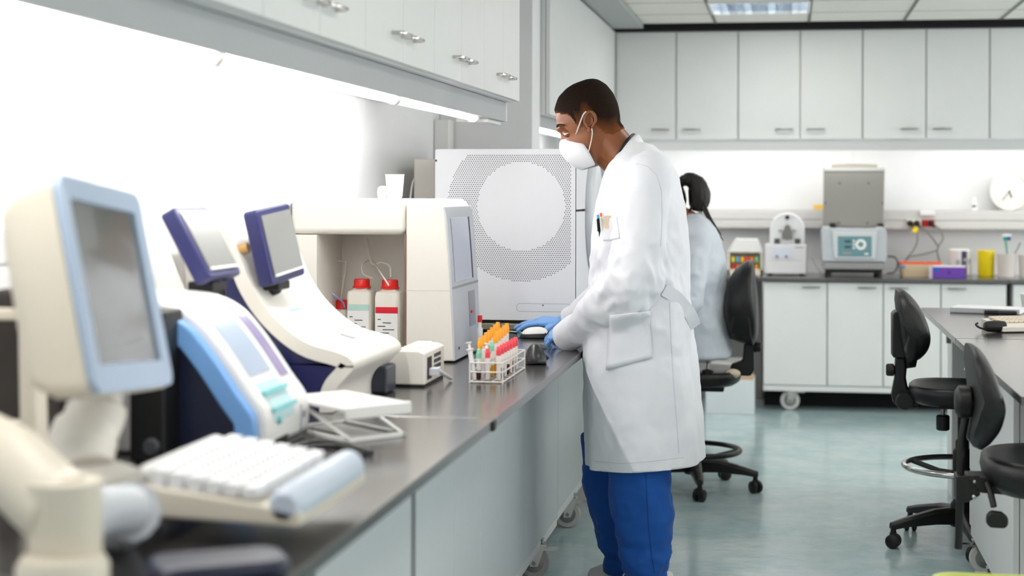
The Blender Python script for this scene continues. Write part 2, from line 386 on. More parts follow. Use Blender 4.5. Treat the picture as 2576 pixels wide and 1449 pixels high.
# ceiling luminaire
t = thing('ceiling_light', 'square louvred fluorescent ceiling light near the back wall', 'lamp', (-.175, 9.24, ZC))
b = BM()
for a in (-.466, .101): bx(b, a, a+.016, 8.942, 9.533, ZC-.008, ZC+.09)
for a in (8.942, 9.517): bx(b, -.45, .101, a, a+.016, ZC-.008, ZC+.09)
mk('frame', b, WPL, t)
b = BM()
for k in range(1, 12): bx(b, -.45+k*.046-.001, -.45+k*.046+.001, 8.958, 9.517, ZC-.004, ZC+.04)
for k in range(1, 4): bx(b, -.45, .101, 8.958+k*.14-.002, 8.958+k*.14+.002, ZC-.004, ZC+.04)
mk('louvre', b, mat('louvre_aluminium', (190,196,202), .25, metal=.8), t)
for k in range(4):
    b = BM(); cyl(b, (-.40+k*.15, 8.97, ZC+.06), (-.40+k*.15, 9.51, ZC+.06), .013); mk('tube', b, mat('ceiling_tube', (240,248,255), .3, emit=6.), t)
b = BM(); bx(b, -.45, .101, 8.958, 9.517, ZC+.085, ZC+.089); mk('reflector', b, mat('reflector_white', (235,240,245), .3), t)
# ================================================================ CAMERA, LIGHT
cam = bpy.data.cameras.new('camera'); co = bpy.data.objects.new('camera', cam); C.objects.link(co)
cam.sensor_fit = 'HORIZONTAL'; cam.sensor_width = 36.; cam.lens = 36.*F/2576
cam.shift_x = (1288-CX)/2576; cam.shift_y = (CY-724.5)/2576
co.matrix_world = Matrix.Translation((0,0,H)) @ Matrix.Rotation(TH, 4, 'Z') @ Matrix.Rotation(PI/2, 4, 'X') @ Matrix.Rotation(RO, 4, 'Z')
cam.dof.use_dof = True; cam.dof.focus_distance = 5.45; cam.dof.aperture_fstop = 2.2
cam.clip_start = .05
sc = bpy.context.scene; sc.camera = co
sc.view_settings.view_transform = 'Standard'; sc.view_settings.look = 'None'; sc.view_settings.gamma = 1.; sc.view_settings.exposure = 0.
sc.view_settings.use_curve_mapping = False
w = bpy.data.worlds.new('daylight'); sc.world = w; w.use_nodes = True
bg = w.node_tree.nodes['Background']; bg.inputs[0].default_value = (1.,.985,.965,1); bg.inputs[1].default_value = .6
def area(name, loc, rot, sx, sy, power, col=(1,1,1)):
    l = bpy.data.lights.new(name, 'AREA'); l.shape = 'RECTANGLE'; l.size = sx; l.size_y = sy; l.energy = power; l.color = col
    o = bpy.data.objects.new(name, l); C.objects.link(o); o.location = loc; o.rotation_euler = rot; return o
for k, (x, y) in enumerate(((.4,1.2),(.4,3.6),(.4,6.0),(2.2,2.4),(2.2,5.0),(2.2,7.6),(.0,9.24))):
    area('ceiling_lamp_fill', (x, y, ZC-.02), (0,0,0), .58, .58, 9 if y < 9 else 8, (1,.965,.92))  # area fill added under the ceiling; only the rear one matches the louvred light
# side fill lights added along the unseen right-hand wall
for y in (2., 5., 8.3): area('window_daylight', (XR-.05, y, 1.5), (0, PI/2, 0), 1.6, 2.2, 22 if y < 7 else 52, (1,.985,.96))
for k, (x, y) in enumerate(((.4,1.2),(.4,3.6),(.4,6.0),(2.2,2.4),(2.2,5.0),(2.2,7.6))):
    t = thing('ceiling_light', 'flat white ceiling panel added as fill light over the front of the room, above the picture', 'lamp', (x, y, ZC-.016), group='added ceiling fill panels')  # glowing panels added to dress the ceiling fill
    b = BM()
    for x0, x1, y0, y1 in ((-.3,.3,-.3,-.285),(-.3,.3,.285,.3),(-.3,-.285,-.285,.285),(.285,.3,-.285,.285)): bx(b, x+x0, x+x1, y+y0, y+y1, ZC-.016, ZC-.001)
    mk('frame', b, WPL, t)
    b = BM(); bx(b, x-.285, x+.285, y-.285, y+.285, ZC-.012, ZC-.001); mk('fill_diffuser', b, mat('fill_panel_glow', (255,250,244), .4, emit=1.4), t)
for k, y in enumerate((2., 5., 8.3)):  # window frames and glowing panes added around the side fill
    b = BM()
    for y0, y1, z0, z1 in ((y-1.16,y+1.16,.64,.70),(y-1.16,y+1.16,2.30,2.36),(y-1.16,y-1.10,.7,2.3),(y+1.10,y+1.16,.7,2.3),(y-.02,y+.02,.7,2.3)): bx(b, XR-.04, XR-.001, y0, y1, z0, z1)
    wn = structure('window_%d' % (k+1), b, WPL, bevel=.004)
    b = BM(); bx(b, XR-.012, XR-.006, y-1.1, y+1.1, .7, 2.3); mk('pane', b, mat('added_pane_glow', (240,246,255), .1, emit=.9), wn)
# ================================================================ LEFT BENCH: MACHINES
ZT = .85
def cable(name, pts, r, m, label, cat='cable', n=8):
    P = spline(pts, n); b = BM(); tube(b, P, r, 8)
    return mk(name, b, m, loc=P[0], label=label, cat=cat)
# ---- touch monitor on its arm, nearest the camera
c0, c1, c2 = Vector((-1.099,2.20,1.427)), Vector((-1.026,2.20,1.091)), Vector((-1.140,2.60,1.392))
u = (c2-c0); v = (c0-c1); Mm = basis(c1, u, v)   # local x: width, y: up, z: out of the screen (+X)
W_, H_ = u.length, v.length
if Mm.to_3x3().col[2].x < 0: pass
t = thing('touch_monitor', 'large beige touch monitor with pale blue bezel nearest the camera', 'monitor', M=Mm)
def mloc(pts): return pts
sg = 1 if Mm.to_3x3().col[2].x > 0 else -1
def rbox(x0, x1, y0, y1, z0, z1, r):
    b = BM(); prism(b, rrect(x1-x0, y1-y0, r, 6, (x0+x1)/2, (y0+y1)/2), min(z0,z1), max(z0,z1), 'z'); return b
b = BM()
rings = []
for d, ins in ((0,.0),(-.02,.0),(-.06,.008),(-.095,.03),(-.11,.06)):
    rings.append([Vector((p[0], p[1], d*sg)) for p in rrect(W_-2*ins, H_-2*ins, .028, 6, W_/2, H_/2)])
loft(b, rings); mk('housing', b, BEIGE, t, world=False, sharp=60)
b = BM()
o_ = rrect(W_-.006, H_-.006, .026, 6, W_/2, H_/2); i_ = rrect(W_-.085, H_-.085, .004, 6, W_/2, H_/2+.004)
loft(b, [[Vector((p[0],p[1],.001*sg)) for p in o_],[Vector((p[0],p[1],.012*sg)) for p in o_],[Vector((p[0],p[1],.010*sg)) for p in i_],[Vector((p[0],p[1],.001*sg)) for p in i_]], cap=False)
mk('bezel', b, mat('bezel_pale_blue', (172,190,214), .3), t, world=False, sharp=30)
SCR = mat('screen_glass_grey', (112,114,112), .12, spec=.9, coat=.4)
b = BM(); bx(b, .04, W_-.04, .044, H_-.036, .0, .004) if sg > 0 else bx(b, .04, W_-.04, .044, H_-.036, -.004, 0)
mk('screen', b, SCR, t, world=False)
# articulated arm
t = thing('monitor_arm', 'beige jointed arm with round pivot that carries the big monitor', 'arm', at(160,1425,Y=2.02))
P = lambda u, v, y: at(u, v, Y=y)
b = BM(); c = P(158, 1420, 2.02); lathe(b, [(.0,-c.z),(.062,-c.z),(.062,0),(.055,.012),(0,.012)], c, 28); mk('pivot_column', b, BEIGE, t)
b = BM(); p0, p1 = P(-60,1120,2.15), P(165,1290,2.05)
tube(b, spline([p0, p0.lerp(p1,.4)+Vector((0,0,.01)), p0.lerp(p1,.8), p1],6), .055, 14); cyl(b, p1-Vector((0,0,.075)), p1+Vector((0,0,.045)), .05, n=24); mk('upper_arm', b, BEIGE, t)
b = BM(); p2 = P(330,1285,2.2); tube(b, spline([p1-Vector((0,0,.02)), p1.lerp(p2,.5), p2],6), .036, 12); mk('fore_arm', b, LGREY, t)
b = BM(); p3, p4 = P(215,1190,2.42), P(250,985,2.5)
tube(b, spline([p3, P(205,1120,2.45), P(238,1050,2.48), p4],6), [.05]*4+[.056]*6+[.05]*5+[.04]*4, 14); mk('tilt_joint', b, WPL2, t)
b = BM(); q = P(215,1190,2.40); lathe(b, [(0,-.05),(.085,-.05),(.09,-.03),(.09,.0),(.06,.012),(0,.012)], q, 26); bx(b, q.x-.1, q.x+.11, q.y-.03, q.y+.04, q.z-.04, q.z+.004); mk('joint_plate', b, WPL2, t, bevel=.004)
b = BM(); tube(b, spline([p3-Vector((0,0,.03)), p3.lerp(p2,.5)+Vector((0,0,-.05)), p2],6), .045, 12); mk('elbow', b, LGREY, t)
# beige stand left of the monitor
t = thing('equipment_stand', 'beige upright stand cut by the left edge behind the monitor', 'stand', at(60,1260,Z=ZT))
b = BM(); y = 2.62; pa, pb = P(45,700,y), P(88,1270,y)
prism(b, [(P(40,700,y).x,1.26),(P(78,690,y).x,1.265),(P(96,1270,y).x,ZT),(P(50,1270,y).x,ZT)], y, y+.05); mk('upright', b, BEIGE, t, bevel=.006)
for z0, z1 in ((1.165,1.185),(.97,.985)):
    b = BM(); bx(b, P(-70,800,y).x, P(46,800,y).x, y+.01, y+.04, z0, z1); mk('crossbar', b, BEIGE, t, bevel=.004)
b = BM(); bx(b, P(-80,800,y).x, P(30,800,y).x, y+.09, y+.2, ZT, 1.215); mk('dark_cabinet', b, mat('dark_brown_case', (52,46,42), .5), loc=(P(-20,800,y).x, y+.14, ZT), bevel=.01, label='dark brown case behind the beige stand at the left edge', cat='case')
b = BM(); bx(b, -1.44, -1.32, 2.84, 2.975, ZT, 1.17); mk('dark_case', b, mat('dark_grey_case', (46,43,42), .55), loc=(-1.38,2.9,ZT), bevel=.008, label='dark grey case on the bench behind the big beige monitor', cat='case')
# ---- keyboard on the arm
Mk = basis((-.735,2.31,.918), (0.0,1,.0), (-1,0,.09))
t = thing('keyboard', 'white blurred keyboard with grey wrist rest nearest the camera', 'keyboard', M=Mk)
b = BM(); prism(b, [(0,-.034),(.29,-.05),(.295,.002),(.03,-.008),(0,-.012)], 0, .375, 'x'); mk('tray', b, BEIGE, t, world=False, bevel=.006)
b = BM()
for r_ in range(6):
    y0 = .075+r_*.03
    if r_ == 0:
        for x0, x1 in ((.01,.07),(.075,.245),(.25,.30),(.305,.365)): bx(b, x0, x1, y0, y0+.025, -.003, .016)
    else:
        for k in range(15): bx(b, .01+k*.0238, .0305+k*.0238, y0, y0+.025, -.003, .016+r_*.002)
mk('keys', b, mat('key_white', (236,236,238), .45), t, world=False, bevel=.003, kind='stuff')
b = BM(); tube(b, [(x, .028, -.006) for x in (0,.02,.355,.375)], [.02,.03,.03,.02], 16); mk('wrist_rest', b, mat('wrist_rest_bluegrey', (196,206,220), .4), t, world=False)
b = BM(); tube(b, [(x, .268, .012) for x in (.02,.04,.345,.365)], [.008,.013,.013,.008], 12); mk('back_ridge', b, WPL, t, world=False)
b = BM(); cyl(b, (.10,.16,-.05), (.10,.16,-.028), .05, n=20); mk('swivel', b, DGREY, t, world=False)
# dark navy pouch at the very front of the bench
b = BM(); c = at(600,1440,Z=ZT); prism(b, rrect(.20,.12,.04,6), 0, .03, 'z'); b.transform(Matrix.Translation((-.80,2.13,ZT)) @ Matrix.Rotation(.5,4,'Z')); mk('pouch', b, DNAVY, loc=(-.80,2.13,ZT), bevel=.014, seg=4, label='dark navy pouch lying at the near end of the left bench', cat='pouch')
# ---- blue and white cartridge analyser
t = thing('cartridge_analyser', 'small white analyser with sky blue curved edge and dark navy side', 'analyser', (-1.22, 3.22, ZT))
BP = [(-1.06,.852),(-1.058,.935),(-1.098,.997),(-1.162,1.086),(-1.218,1.142),(-1.295,1.17),(-1.43,1.176)]
sp = [(p.x, p.z) for p in spline([(q[0],0,q[1]) for q in BP], 5)]
y0, y1 = 3.06, 3.385
b = BM(); prism(b, [(-1.43,.852)]+sp, y0+.03, y1); mk('housing', b, WPL, t, bevel=.012, seg=3)
def inset(pr, d): 
    out = []
    for i, p in enumerate(pr):
        a = Vector(pr[max(i-1,0)]); c = Vector(pr[min(i+1,len(pr)-1)]); dd = (c-a).normalized(); n = Vector((-dd.y, dd.x))
        out.append((p[0]+n.x*d, p[1]+n.y*d))
    return out
half = [p for p in sp if p[1] < 1.15]
i0, i1 = inset(half, .018), inset(half, .062)
b = BM(); prism(b, i0+i1[::-1], y0, y0+.032); mk('blue_edge', b, SKYB, t, bevel=.006)
b = BM(); prism(b, i1+[(-1.235,1.06),(-1.235,.853)], y0+.006, y0+.034); mk('side_panel', b, DNAVY, t)
b = BM(); bx(b, -1.31, -1.236, 2.99, y0+.03, .852, 1.155); mk('rear_module', b, BLK, t, bevel=.006)
b = BM(); lathe(b, [(.0,-.012),(.014,-.012),(.018,0),(.018,.004)], (-1.262, 2.99, .885), 18, 'y'); mk('knob', b, DGREY, t)
b = BM(); patch(b, sp, .31, .60, y0+.07, y0+.20, .0025, .004); mk('screen', b, mat('screen_pale_blue', (186,200,222), .2, coat=.5), t)
b = BM(); patch(b, sp, .27, .62, y0+.235, y0+.285, .0025, .004); mk('violet_window', b, mat('violet_window', (160,150,190), .2, coat=.5), t)
b = BM(); patch(b, sp, .115, .275, y0+.075, y0+.205, .002, .004); mk('tip_bay', b, mat('bay_pale_teal', (196,226,230), .3), t)
for k in range(2):
    b = BM(); patch(b, sp, .15+.07*k, .165+.07*k, y0+.07, y0+.215, .009, .008); cyl(b, (-1.064-.022*k,y0+.10+.05*k,.915+.035*k), (-1.049-.022*k,y0+.10+.05*k,.92+.035*k), .008)
    mk('pipette_bar', b, mat('aqua_bar', (120,200,204), .3), t)
b = BM(); patch(b, sp, .005, .05, y0+.085, y0+.17, .0012, .004); mk('outlet_slot', b, BLK, t)
b = BM(); patch(b, sp, .02, .14, y0+.255, y0+.258, .002, .003); patch(b, sp, .085, .11, y0+.27, y0+.283, .002, .003); mk('mark', b, mat('mark_grey', (160,164,180), .5), t)
b = BM()
for k in range(7): bx(b, -1.059, -1.0575, y0+.08+k*.012, y0+.088+k*.012, .893, .897)
mk('print_line', b, GREY, t, kind='stuff')
# ---- curved white analysers with navy touch screens
def curved(lab, dx, y0, y1, full=True, scr=None):
    t = thing('benchtop_analyser', lab, 'analyser', (-1.3+dx, (y0+y1)/2, ZT), group='curved white analysers')
    OP = [(-1.41,1.33),(-1.358,1.25),(-1.316,1.156),(-1.259,1.082),(-1.182,1.024),(-1.10,1.0),(-1.068,.985),(-1.058,.963),(-1.078,.937),(-1.10,.912),(-1.11,.885),(-1.11,.852)]
    o = [(p.x+dx, p.z) for p in spline([(q[0],0,q[1]) for q in OP], 5)]
    i = inset(o, -.034)
    b = BM(); vv = [[b.verts.new((p[0], yy, p[1])) for p in pr] for pr in (o, i) for yy in (y0, y1)]
    for k in range(len(o)-1):
        for A_, B_ in ((vv[0],vv[1]),(vv[2],vv[3]),(vv[0],vv[2]),(vv[1],vv[3])): b.faces.new((A_[k], A_[k+1], B_[k+1], B_[k]))
    for k in (0, -1): b.faces.new((vv[0][k], vv[1][k], vv[3][k], vv[2][k]))
    mk('shell', b, WPL2, t, sharp=50)
    b = BM(); vv = [[b.verts.new((p[0], yy, p[1])) for p in inset(o, -.03)] for yy in (y0+.012, y1-.012)]; bb = [[b.verts.new((min(-1.39+dx, p[0]-.03), yy, max(.852, min(p[1], 1.31)))) for p in o] for yy in (y0+.012, y1-.012)]
    for k in range(len(o)-1):
        for A_, B_ in ((vv[0],vv[1]),(bb[0],bb[1]),(vv[0],bb[0]),(vv[1],bb[1])): b.faces.new((A_[k], A_[k+1], B_[k+1], B_[k]))
    for k in (0, -1): b.faces.new((vv[0][k], vv[1][k], bb[1][k], bb[0][k]))
    mk('navy_body', b, mat('navy_side', (30,34,84), .35), t)
    b = BM(); prism(b, [(-1.5+dx,.852),(-1.42+dx,.852),(-1.43+dx,1.3),(-1.41+dx,1.335),(-1.5+dx,1.335)] if dx > -.05 else [(-1.43+dx,.852),(-1.39+dx,.852),(-1.42+dx,1.3),(-1.405+dx,1.335),(-1.43+dx,1.335)], y0+.004, y1-.004); mk('back_panel', b, WPL2, t, bevel=.01)
    n0 = len(o)
    b = BM(); bx(b, -1.12+dx, -1.068+dx, y1-.12, y1-.012, .852, .925); mk('printer_door', b, mat('dark_slate', (52,56,70), .35), t, bevel=.008)
    b = BM(); patch(b, o, .605, .665, (y0+y1)/2+.02, (y0+y1)/2+.05, .002, .003, -1); mk('latch', b, GREY, t)
    b = BM(); patch(b, o, .42, .43, (y0+y1)/2-.1, (y0+y1)/2-.02, .0015, .002, -1); patch(b, o, .445, .45, (y0+y1)/2-.1, (y0+y1)/2-.06, .0015, .002, -1); mk('print_line', b, mat('pale_teal_print', (150,200,205), .5), t)
    # screen unit
    a, c, d = [Vector(q) for q in scr]     # near bottom, near top, far bottom (front face)
    M = basis(a, d-a, c-a); w_, h_ = (d-a).length, (c-a).length; s = 1 if M.to_3x3().col[2].x > 0 else -1
    b = BM(); prism(b, rrect(w_, h_, .012, 4, w_/2, h_/2), min(0,-.04*s), max(0,-.04*s), 'z'); b.transform(M); sc_ = mk('screen_housing', b, NAVY, t, bevel=.006)
    b = BM(); bx(b, .018, w_-.012, .022, h_-.018, min(.0003*s,.003*s), max(.0003*s,.003*s)); b.transform(M); mk('screen', b, mat('screen_silver', (136,136,134), .2, spec=.7, coat=.2), sc_)
    b = BM(); bx(b, .02, w_-.014, .018, .024, min(.0003*s,.005*s), max(.0003*s,.005*s)); b.transform(M); mk('bezel_strip', b, WPL, sc_)
    b = BM(); m0 = M @ Vector((w_*.5, .012, -.025*s)); tube(b, [m0, m0+Vector((-.01,0,-.03)), m0+Vector((-.06,0,-.05))], .016, 10); bx(b, m0.x-.05, m0.x+.012, m0.y-.045, m0.y+.045, m0.z-.032, m0.z-.01); mk('screen_mount', b, BLK, t, bevel=.004)
    b = BM(); m0 = M @ Vector((.0, h_*.55, -.05*s)); cyl(b, m0+Vector((0,.02,0)), m0+Vector((-.08,.02,-.02)), .014); mk('screen_bracket', b, mat('brass_bracket', (190,150,90), .4), t) if dx > -.05 else b.free()
    return t
curved('curved white analyser with upright navy screen beside the white bottle cabinet', 0, 3.74, 4.22, scr=((-1.266,3.75,1.162),(-1.306,3.75,1.3505),(-1.245,3.95,1.18)))
curved('curved white analyser with leaning navy screen behind the blue analyser', -.165, 3.40, 3.71, scr=((-1.276,3.35,1.202),(-1.364,3.35,1.3615),(-1.274,3.55,1.202)))
# ---- white folding stand
t = thing('folding_stand', 'white folding tablet stand on the bench before the curved analyser', 'stand', M=basis((-.949,3.297,ZT), (.665,.747,0), (-.747,.665,0)))
U_, V_ = .158, .25
b = BM()
for x0, x1, y0, y1 in ((0,U_,0,.014),(0,U_,V_-.014,V_),(0,.012,0,V_),(U_-.012,U_,0,V_)): bx(b, x0, x1, y0, y1, 0, .010)
bx(b, .05, U_-.03, .03, V_-.03, .001, .006)
mk('base_frame', b, WPL, t, world=False, bevel=.002)
b = BM(); bx(b, -.004, U_+.004, -.01, V_+.01, .066, .078); bx(b, -.006, U_+.004, -.016, -.002, .052, .08); mk('plate', b, WPL, t, world=False, bevel=.004)
for x in (.004, U_-.016):
    b = BM(); prism(b, [(.0,.01),(.022,.01),(V_-.03,.066),(V_-.055,.066)], x, x+.012, 'x'); mk('strut', b, WPL, t, world=False, bevel=.002)
b = BM(); prism(b, [(.05,.066),(.09,.066),(.09,.056),(.06,.05),(.05,.056)], U_*.3, U_*.8, 'x'); mk('catch', b, BLK, t, world=False)
cable('black_cable', [at(640,1160,Z=ZT+.006), at(760,1118,Z=ZT+.008), at(830,1112,Z=ZT+.006), at(900,1130,Z=ZT+.006), at(935,1140,Z=ZT+.006)], .0055, BLK, 'black cable on the bench before the white folding stand')
cable('black_cable', [at(660,1166,Z=ZT+.006), at(770,1128,Z=ZT+.006), at(850,1122,Z=ZT+.006), at(915,1146,Z=ZT+.006)], .005, BLK, 'second black cable lying in front of the first beside the white stand')
# ---- small finned power supply
t = thing('power_supply', 'small off-white finned power supply between curved analyser and bottle cabinet', 'box', (-1.05, 4.4, ZT))
x0, x1, y0, y1 = -1.108, -1.003, 4.27, 4.52
b = BM(); prism(b, [(x0,.856),(x1,.856),(x1,.945),(x1-.02,.952),(x0+.03,.952),(x0,.915)], y0, y1); mk('case', b, WPL2, t, bevel=.005)
b = BM()
for k in range(6): prism(b, [(x1-.025,.95),(x0+.028,.95),(x0+.03,.958),(x1-.03,.958)], y0+.02+k*.037, y0+.037+k*.037)
mk('fins', b, WPL2, t, kind='stuff', bevel=.003)
b = BM(); bx(b, x0+.004, x1-.002, y0+.004, y1-.004, ZT, .856); mk('base', b, BLK, t)
b = BM(); bx(b, x1, x1+.002, y0+.03, y0+.08, .868, .93); mk('socket_plate', b, BLK, t)
b = BM()
for k in range(5):
    for j in range(3): bx(b, x1, x1+.0015, y0+.115+k*.018, y0+.126+k*.018, .89+j*.016, .90+j*.016)
mk('vent_slots', b, DGREY, t, kind='stuff')
b = BM(); bx(b, x1+.002, x1+.03, y0+.035, y0+.075, .878, .90); cyl(b, (x1+.028,y0+.055,.89), (x1+.04,y0+.16,.857), .006); mk('plug', b, LGREY, t, bevel=.003)
# ---- white reagent cabinet with two bottles
t = thing('reagent_analyser', 'large white analyser with open bottle compartment and front screen', 'analyser', (-1.33, 5.15, ZT))
y0, y1 = 4.89, 5.31; xl, xo0, xo1 = -1.595, -1.506, -1.215
FP = [(-1.055,.855),(-1.066,1.09),(-1.082,1.30),(-1.094,1.35),(-1.118,1.371)]
b = BM(); bx(b, xl, xo1, y0, y1, 1.256, 1.371); mk('top_hood', b, WPL2, t, bevel=.022, seg=4)
b = BM(); bx(b, xl, xo0, y0, y1, .852, 1.255); bx(b, xo0, xo1, 5.18, y1, .852, 1.255); bx(b, xo0, xo1, y0+.005, 5.18, .852, .868); mk('compartment', b, WPL2, t, smooth=False)
fr = [(p.x, p.z) for p in spline([(q[0],0,q[1]) for q in FP], 5)]
b = BM(); prism(b, [(xo1+.004,.852)]+fr+[(xo1+.004,1.371)], y0, y1); mk('body', b, WPL2, t, bevel=.006)
b = BM(); patch(b, fr, .0, .93, y0+.002, y1+.004, .005, .02, n=18); mk('front_bezel', b, mat('bezel_grey', (196,199,205), .35), t, bevel=.004)
b = BM(); patch(b, fr, .47, .86, y0+.05, y1-.10, .0075, .006); mk('screen', b, mat('screen_lavender', (176,182,206), .12, spec=.8, coat=.5), t)
b = BM(); patch(b, fr, .47, .86, y1-.10, y1-.085, .0085, .006); mk('screen_edge', b, DNAVY, t)
b = BM(); patch(b, fr, .43, .445, y0+.01, y1-.002, .0065, .004); mk('bezel_seam', b, GREY, t)
b = BM(); patch(b, fr, .17, .39, y1-.17, y1-.07, .0065, .004); mk('sample_port', b, mat('port_grey', (150,152,160), .4), t)
b = BM(); prism(b, [(-1.062,.99),(-1.050,.988),(-1.050,.996),(-1.062,1.0)], y1-.15, y1-.125); mk('port_tab', b, RED, t)
b = BM(); patch(b, fr, .06, .075, y0+.06, y0+.075, .0065, .004); mk('screw', b, DGREY, t)
b = BM(); bx(b, xo1-.002, xo1+.005, y0+.001, y0+.03, .87, 1.257); mk('door_gap', b, mat('gap_brown', (120,92,80), .7), t)
b = BM(); bx(b, xo1+.004, -1.067, y0-.0006, y0+.002, 1.078, 1.080); mk('body_seam', b, mat('seam_grey', (200,197,192), .6), t)
def bottle(lab, px, y, r, hz, caph, band, bandm, lowband=False):
    c = at(px, 800, Y=y); z0 = .868
    t = thing('reagent_bottle', lab, 'bottle', (c.x, y, z0), group='reagent bottles')
    b = BM(); rings = []
    for f, z in ((.92,0),(1,.006),(1,hz-.02),(.93,hz-.006),(.6,hz),(.5,hz+.008)): rings.append([Vector((c.x+p[0]*f, y+p[1]*f, z0+z)) for p in rrect(2*r, 2*r, r*.35, 4)])
    loft(b, rings); mk('body', b, mat('bottle_white', (238,234,224), .4), t)
    b = BM(); n = 40; R = r*.62
    prof = []
    loft(b, [[Vector((c.x+math.cos(2*PI*j/n)*(R*f+(.001 if j % 2 else 0)), y+math.sin(2*PI*j/n)*(R*f+(.001 if j % 2 else 0)), z0+hz+.004+z)) for j in range(n)] for f, z in ((1.12,0),(1.12,.005),(1,.007),(.97,caph-.004),(.88,caph))]); mk('cap', b, RED, t, sharp=50)
    b = BM(); bx(b, c.x-r*.86, c.x+r*.86, y-r-.0012, y-r+.001, z0+hz-.015-.085 if 0 else z0+.02, z0+band-.0005); lb = mk('label', b, PAPER, t)
    b = BM(); bx(b, c.x-r*.86, c.x+r*.86, y-r-.0016, y-r+.001, z0+band, z0+band+.02); mk('label_band', b, bandm, lb)
    b = BM()
    for k, (a0, a1) in enumerate(((-.7,-.45),(-.3,.35),(-.7,-.1),(-.3,.6),(-.7,.2))): bx(b, c.x+a0*r, c.x+a1*r, y-r-.0018, y-r, z0+band-.022-.011*k, z0+band-.019-.011*k)
    mk('label_print', b, DGREY, lb, kind='stuff')
    if lowband:
        b = BM(); bx(b, c.x-r*.86, c.x+r*.86, y-r-.0016, y-r+.001, z0+.02, z0+.03); mk('label_band', b, bandm, lb)
    return c
bottle('white reagent bottle with red cap and pale mint label band', 910, 5.05, .042, .203, .03, .135, mat('mint_band', (180,214,206), .5))
bottle('white reagent bottle with red cap and bright red label band', 981, 5.02, .043, .203, .03, .13, mat('red_band', (206,20,44), .5), True)
c = at(862,800,Y=5.12)
t = thing('reagent_bottle', 'short white bottle with red cap half hidden by the curved analyser', 'bottle', (c.x,5.12,.868), group='reagent bottles')
b = BM(); lathe(b, [(0,0),(.03,0),(.03,.10),(.02,.125),(.02,.135)], (c.x,5.12,.868), 20); mk('body', b, mat('bottle_white', (238,234,224), .4), t)
b = BM(); lathe(b, [(.024,0),(.024,.025),(.02,.03),(0,.03)], (c.x,5.12,1.0), 20); mk('cap', b, RED, t)
CT = mat('tubing_clear', (228,224,214), .25)
for nm, pts in (('clear tube looping from the pale mint banded bottle', ((938,700,5.06),(915,690,5.07),(912,665,5.08),(935,655,5.13),(960,690,4.98),(978,718,4.93))),
                ('clear tube looping from the red banded bottle', ((983,698,5.03),(980,670,5.05),(960,660,5.08),(935,662,5.10),(922,600,5.13))),
                ('clear tube hanging from the hood inside the bottle compartment', ((917,597,5.13),(925,630,5.13),(930,662,5.13))),
                ('clear rigid tube above the half hidden short bottle', ((856,766,5.13),(862,720,5.13),(870,665,5.13),(860,657,5.13),(835,657,5.11)))):
    cable('tubing', [at(*p[:2], Y=p[2]) for p in pts], .003, CT, nm, 'tube')
cable('tubing', [at(*p[:2], Y=p[2]) for p in ((835,657,5.11),(815,665,5.07),(800,683,5.03))], .0035, mat('tubing_blue', (170,185,225), .25), 'pale blue tube in the left corner of the bottle compartment', 'tube')
cable('tubing', [at(*p[:2], Y=p[2]) for p in ((824,728,5.07),(845,745,5.07),(862,760,5.09),(868,775,5.10))], .0035, mat('tubing_violet', (170,170,220), .25), 'violet tube running down to the short bottle', 'tube')
# containers on the hood
c = at(993,492,Y=5.2); zt = 1.371
t = thing('plastic_cup', 'white frosted plastic cup on top of the bottle analyser', 'cup', (c.x,5.2,zt))
b = BM(); lathe(b, [(0,.004),(.022,0),(.026,.006),(.032,.078),(.034,.082),(.031,.082),(.024,.008),(0,.008)], (c.x,5.2,zt), 26); mk('cup_body', b, mat('frosted_white', (244,245,246), .35), t)
c2 = at(962,492,Y=5.22)
b = BM(); lathe(b, [(0,0),(.02,0),(.022,.02),(.02,.036),(.012,.042),(0,.043)], (c2.x,5.235,zt), 22); mk('jar', b, mat('frosted_white2', (240,241,242), .35), loc=(c2.x,5.235,zt), label='small low frosted jar left of the plastic cup', cat='jar')
# ---- tall machine with the perforated side
t = thing('incubator_analyser', 'big white machine with a ring of small round holes in its side', 'machine', (-1.11, 6.5, ZT))
xa, xb, ya, yb, za, zb = -1.368, -.816, 5.99, 6.9, .896, 1.560
MW_ = mat('machine_white', (232,233,238), .38)
b = BM(); bx(b, xa+.003, xb, ya+.015, yb, za, zb-.002); mk('cabinet', b, MW_, t, bevel=.004)
b = BM(); prism(b, rrect(xb-xa, zb-za, .008, 4, (xa+xb)/2, (za+zb)/2), ya, ya+.014); sp_ = mk('side_panel', b, MW_, t, bevel=.0025)
cc = at(1311,519,Y=ya); pz = at(1311,386,Y=ya).z; pxr = at(1437,519,Y=ya).x
b = BM(); dx = .00876; dz = dx*.866; ri, ro = .171, .2915
for r_ in range(-45, 46):
    z = r_*dz
    for k in range(-45, 46):
        x = k*dx+(dx/2 if r_ % 2 else 0); rr = math.hypot(x, z)
        if rr < ri or rr > ro or z > pz-cc.z or x > pxr-cc.x: continue
        vs = [b.verts.new((cc.x+x+.0021*math.cos(a*PI/4), ya-.0003, cc.z+z+.0021*math.sin(a*PI/4))) for a in range(8)]
        b.faces.new(vs)
mk('vent_holes', b, mat('hole_black', (22,22,24), .8), sp_, smooth=False, kind='stuff')
b = BM(); q0, q1 = at(1299,763,Y=ya), at(1437,785,Y=ya); pr = rrect(q1.x-q0.x, q0.z-q1.z, (q0.z-q1.z)*.48, 6, (q0.x+q1.x)/2, (q0.z+q1.z)/2)
tube(b, [Vector((p[0], ya, p[1])) for p in pr+pr[:1]], .0008, 6, cap=False); mk('handle_outline', b, GREY, sp_)
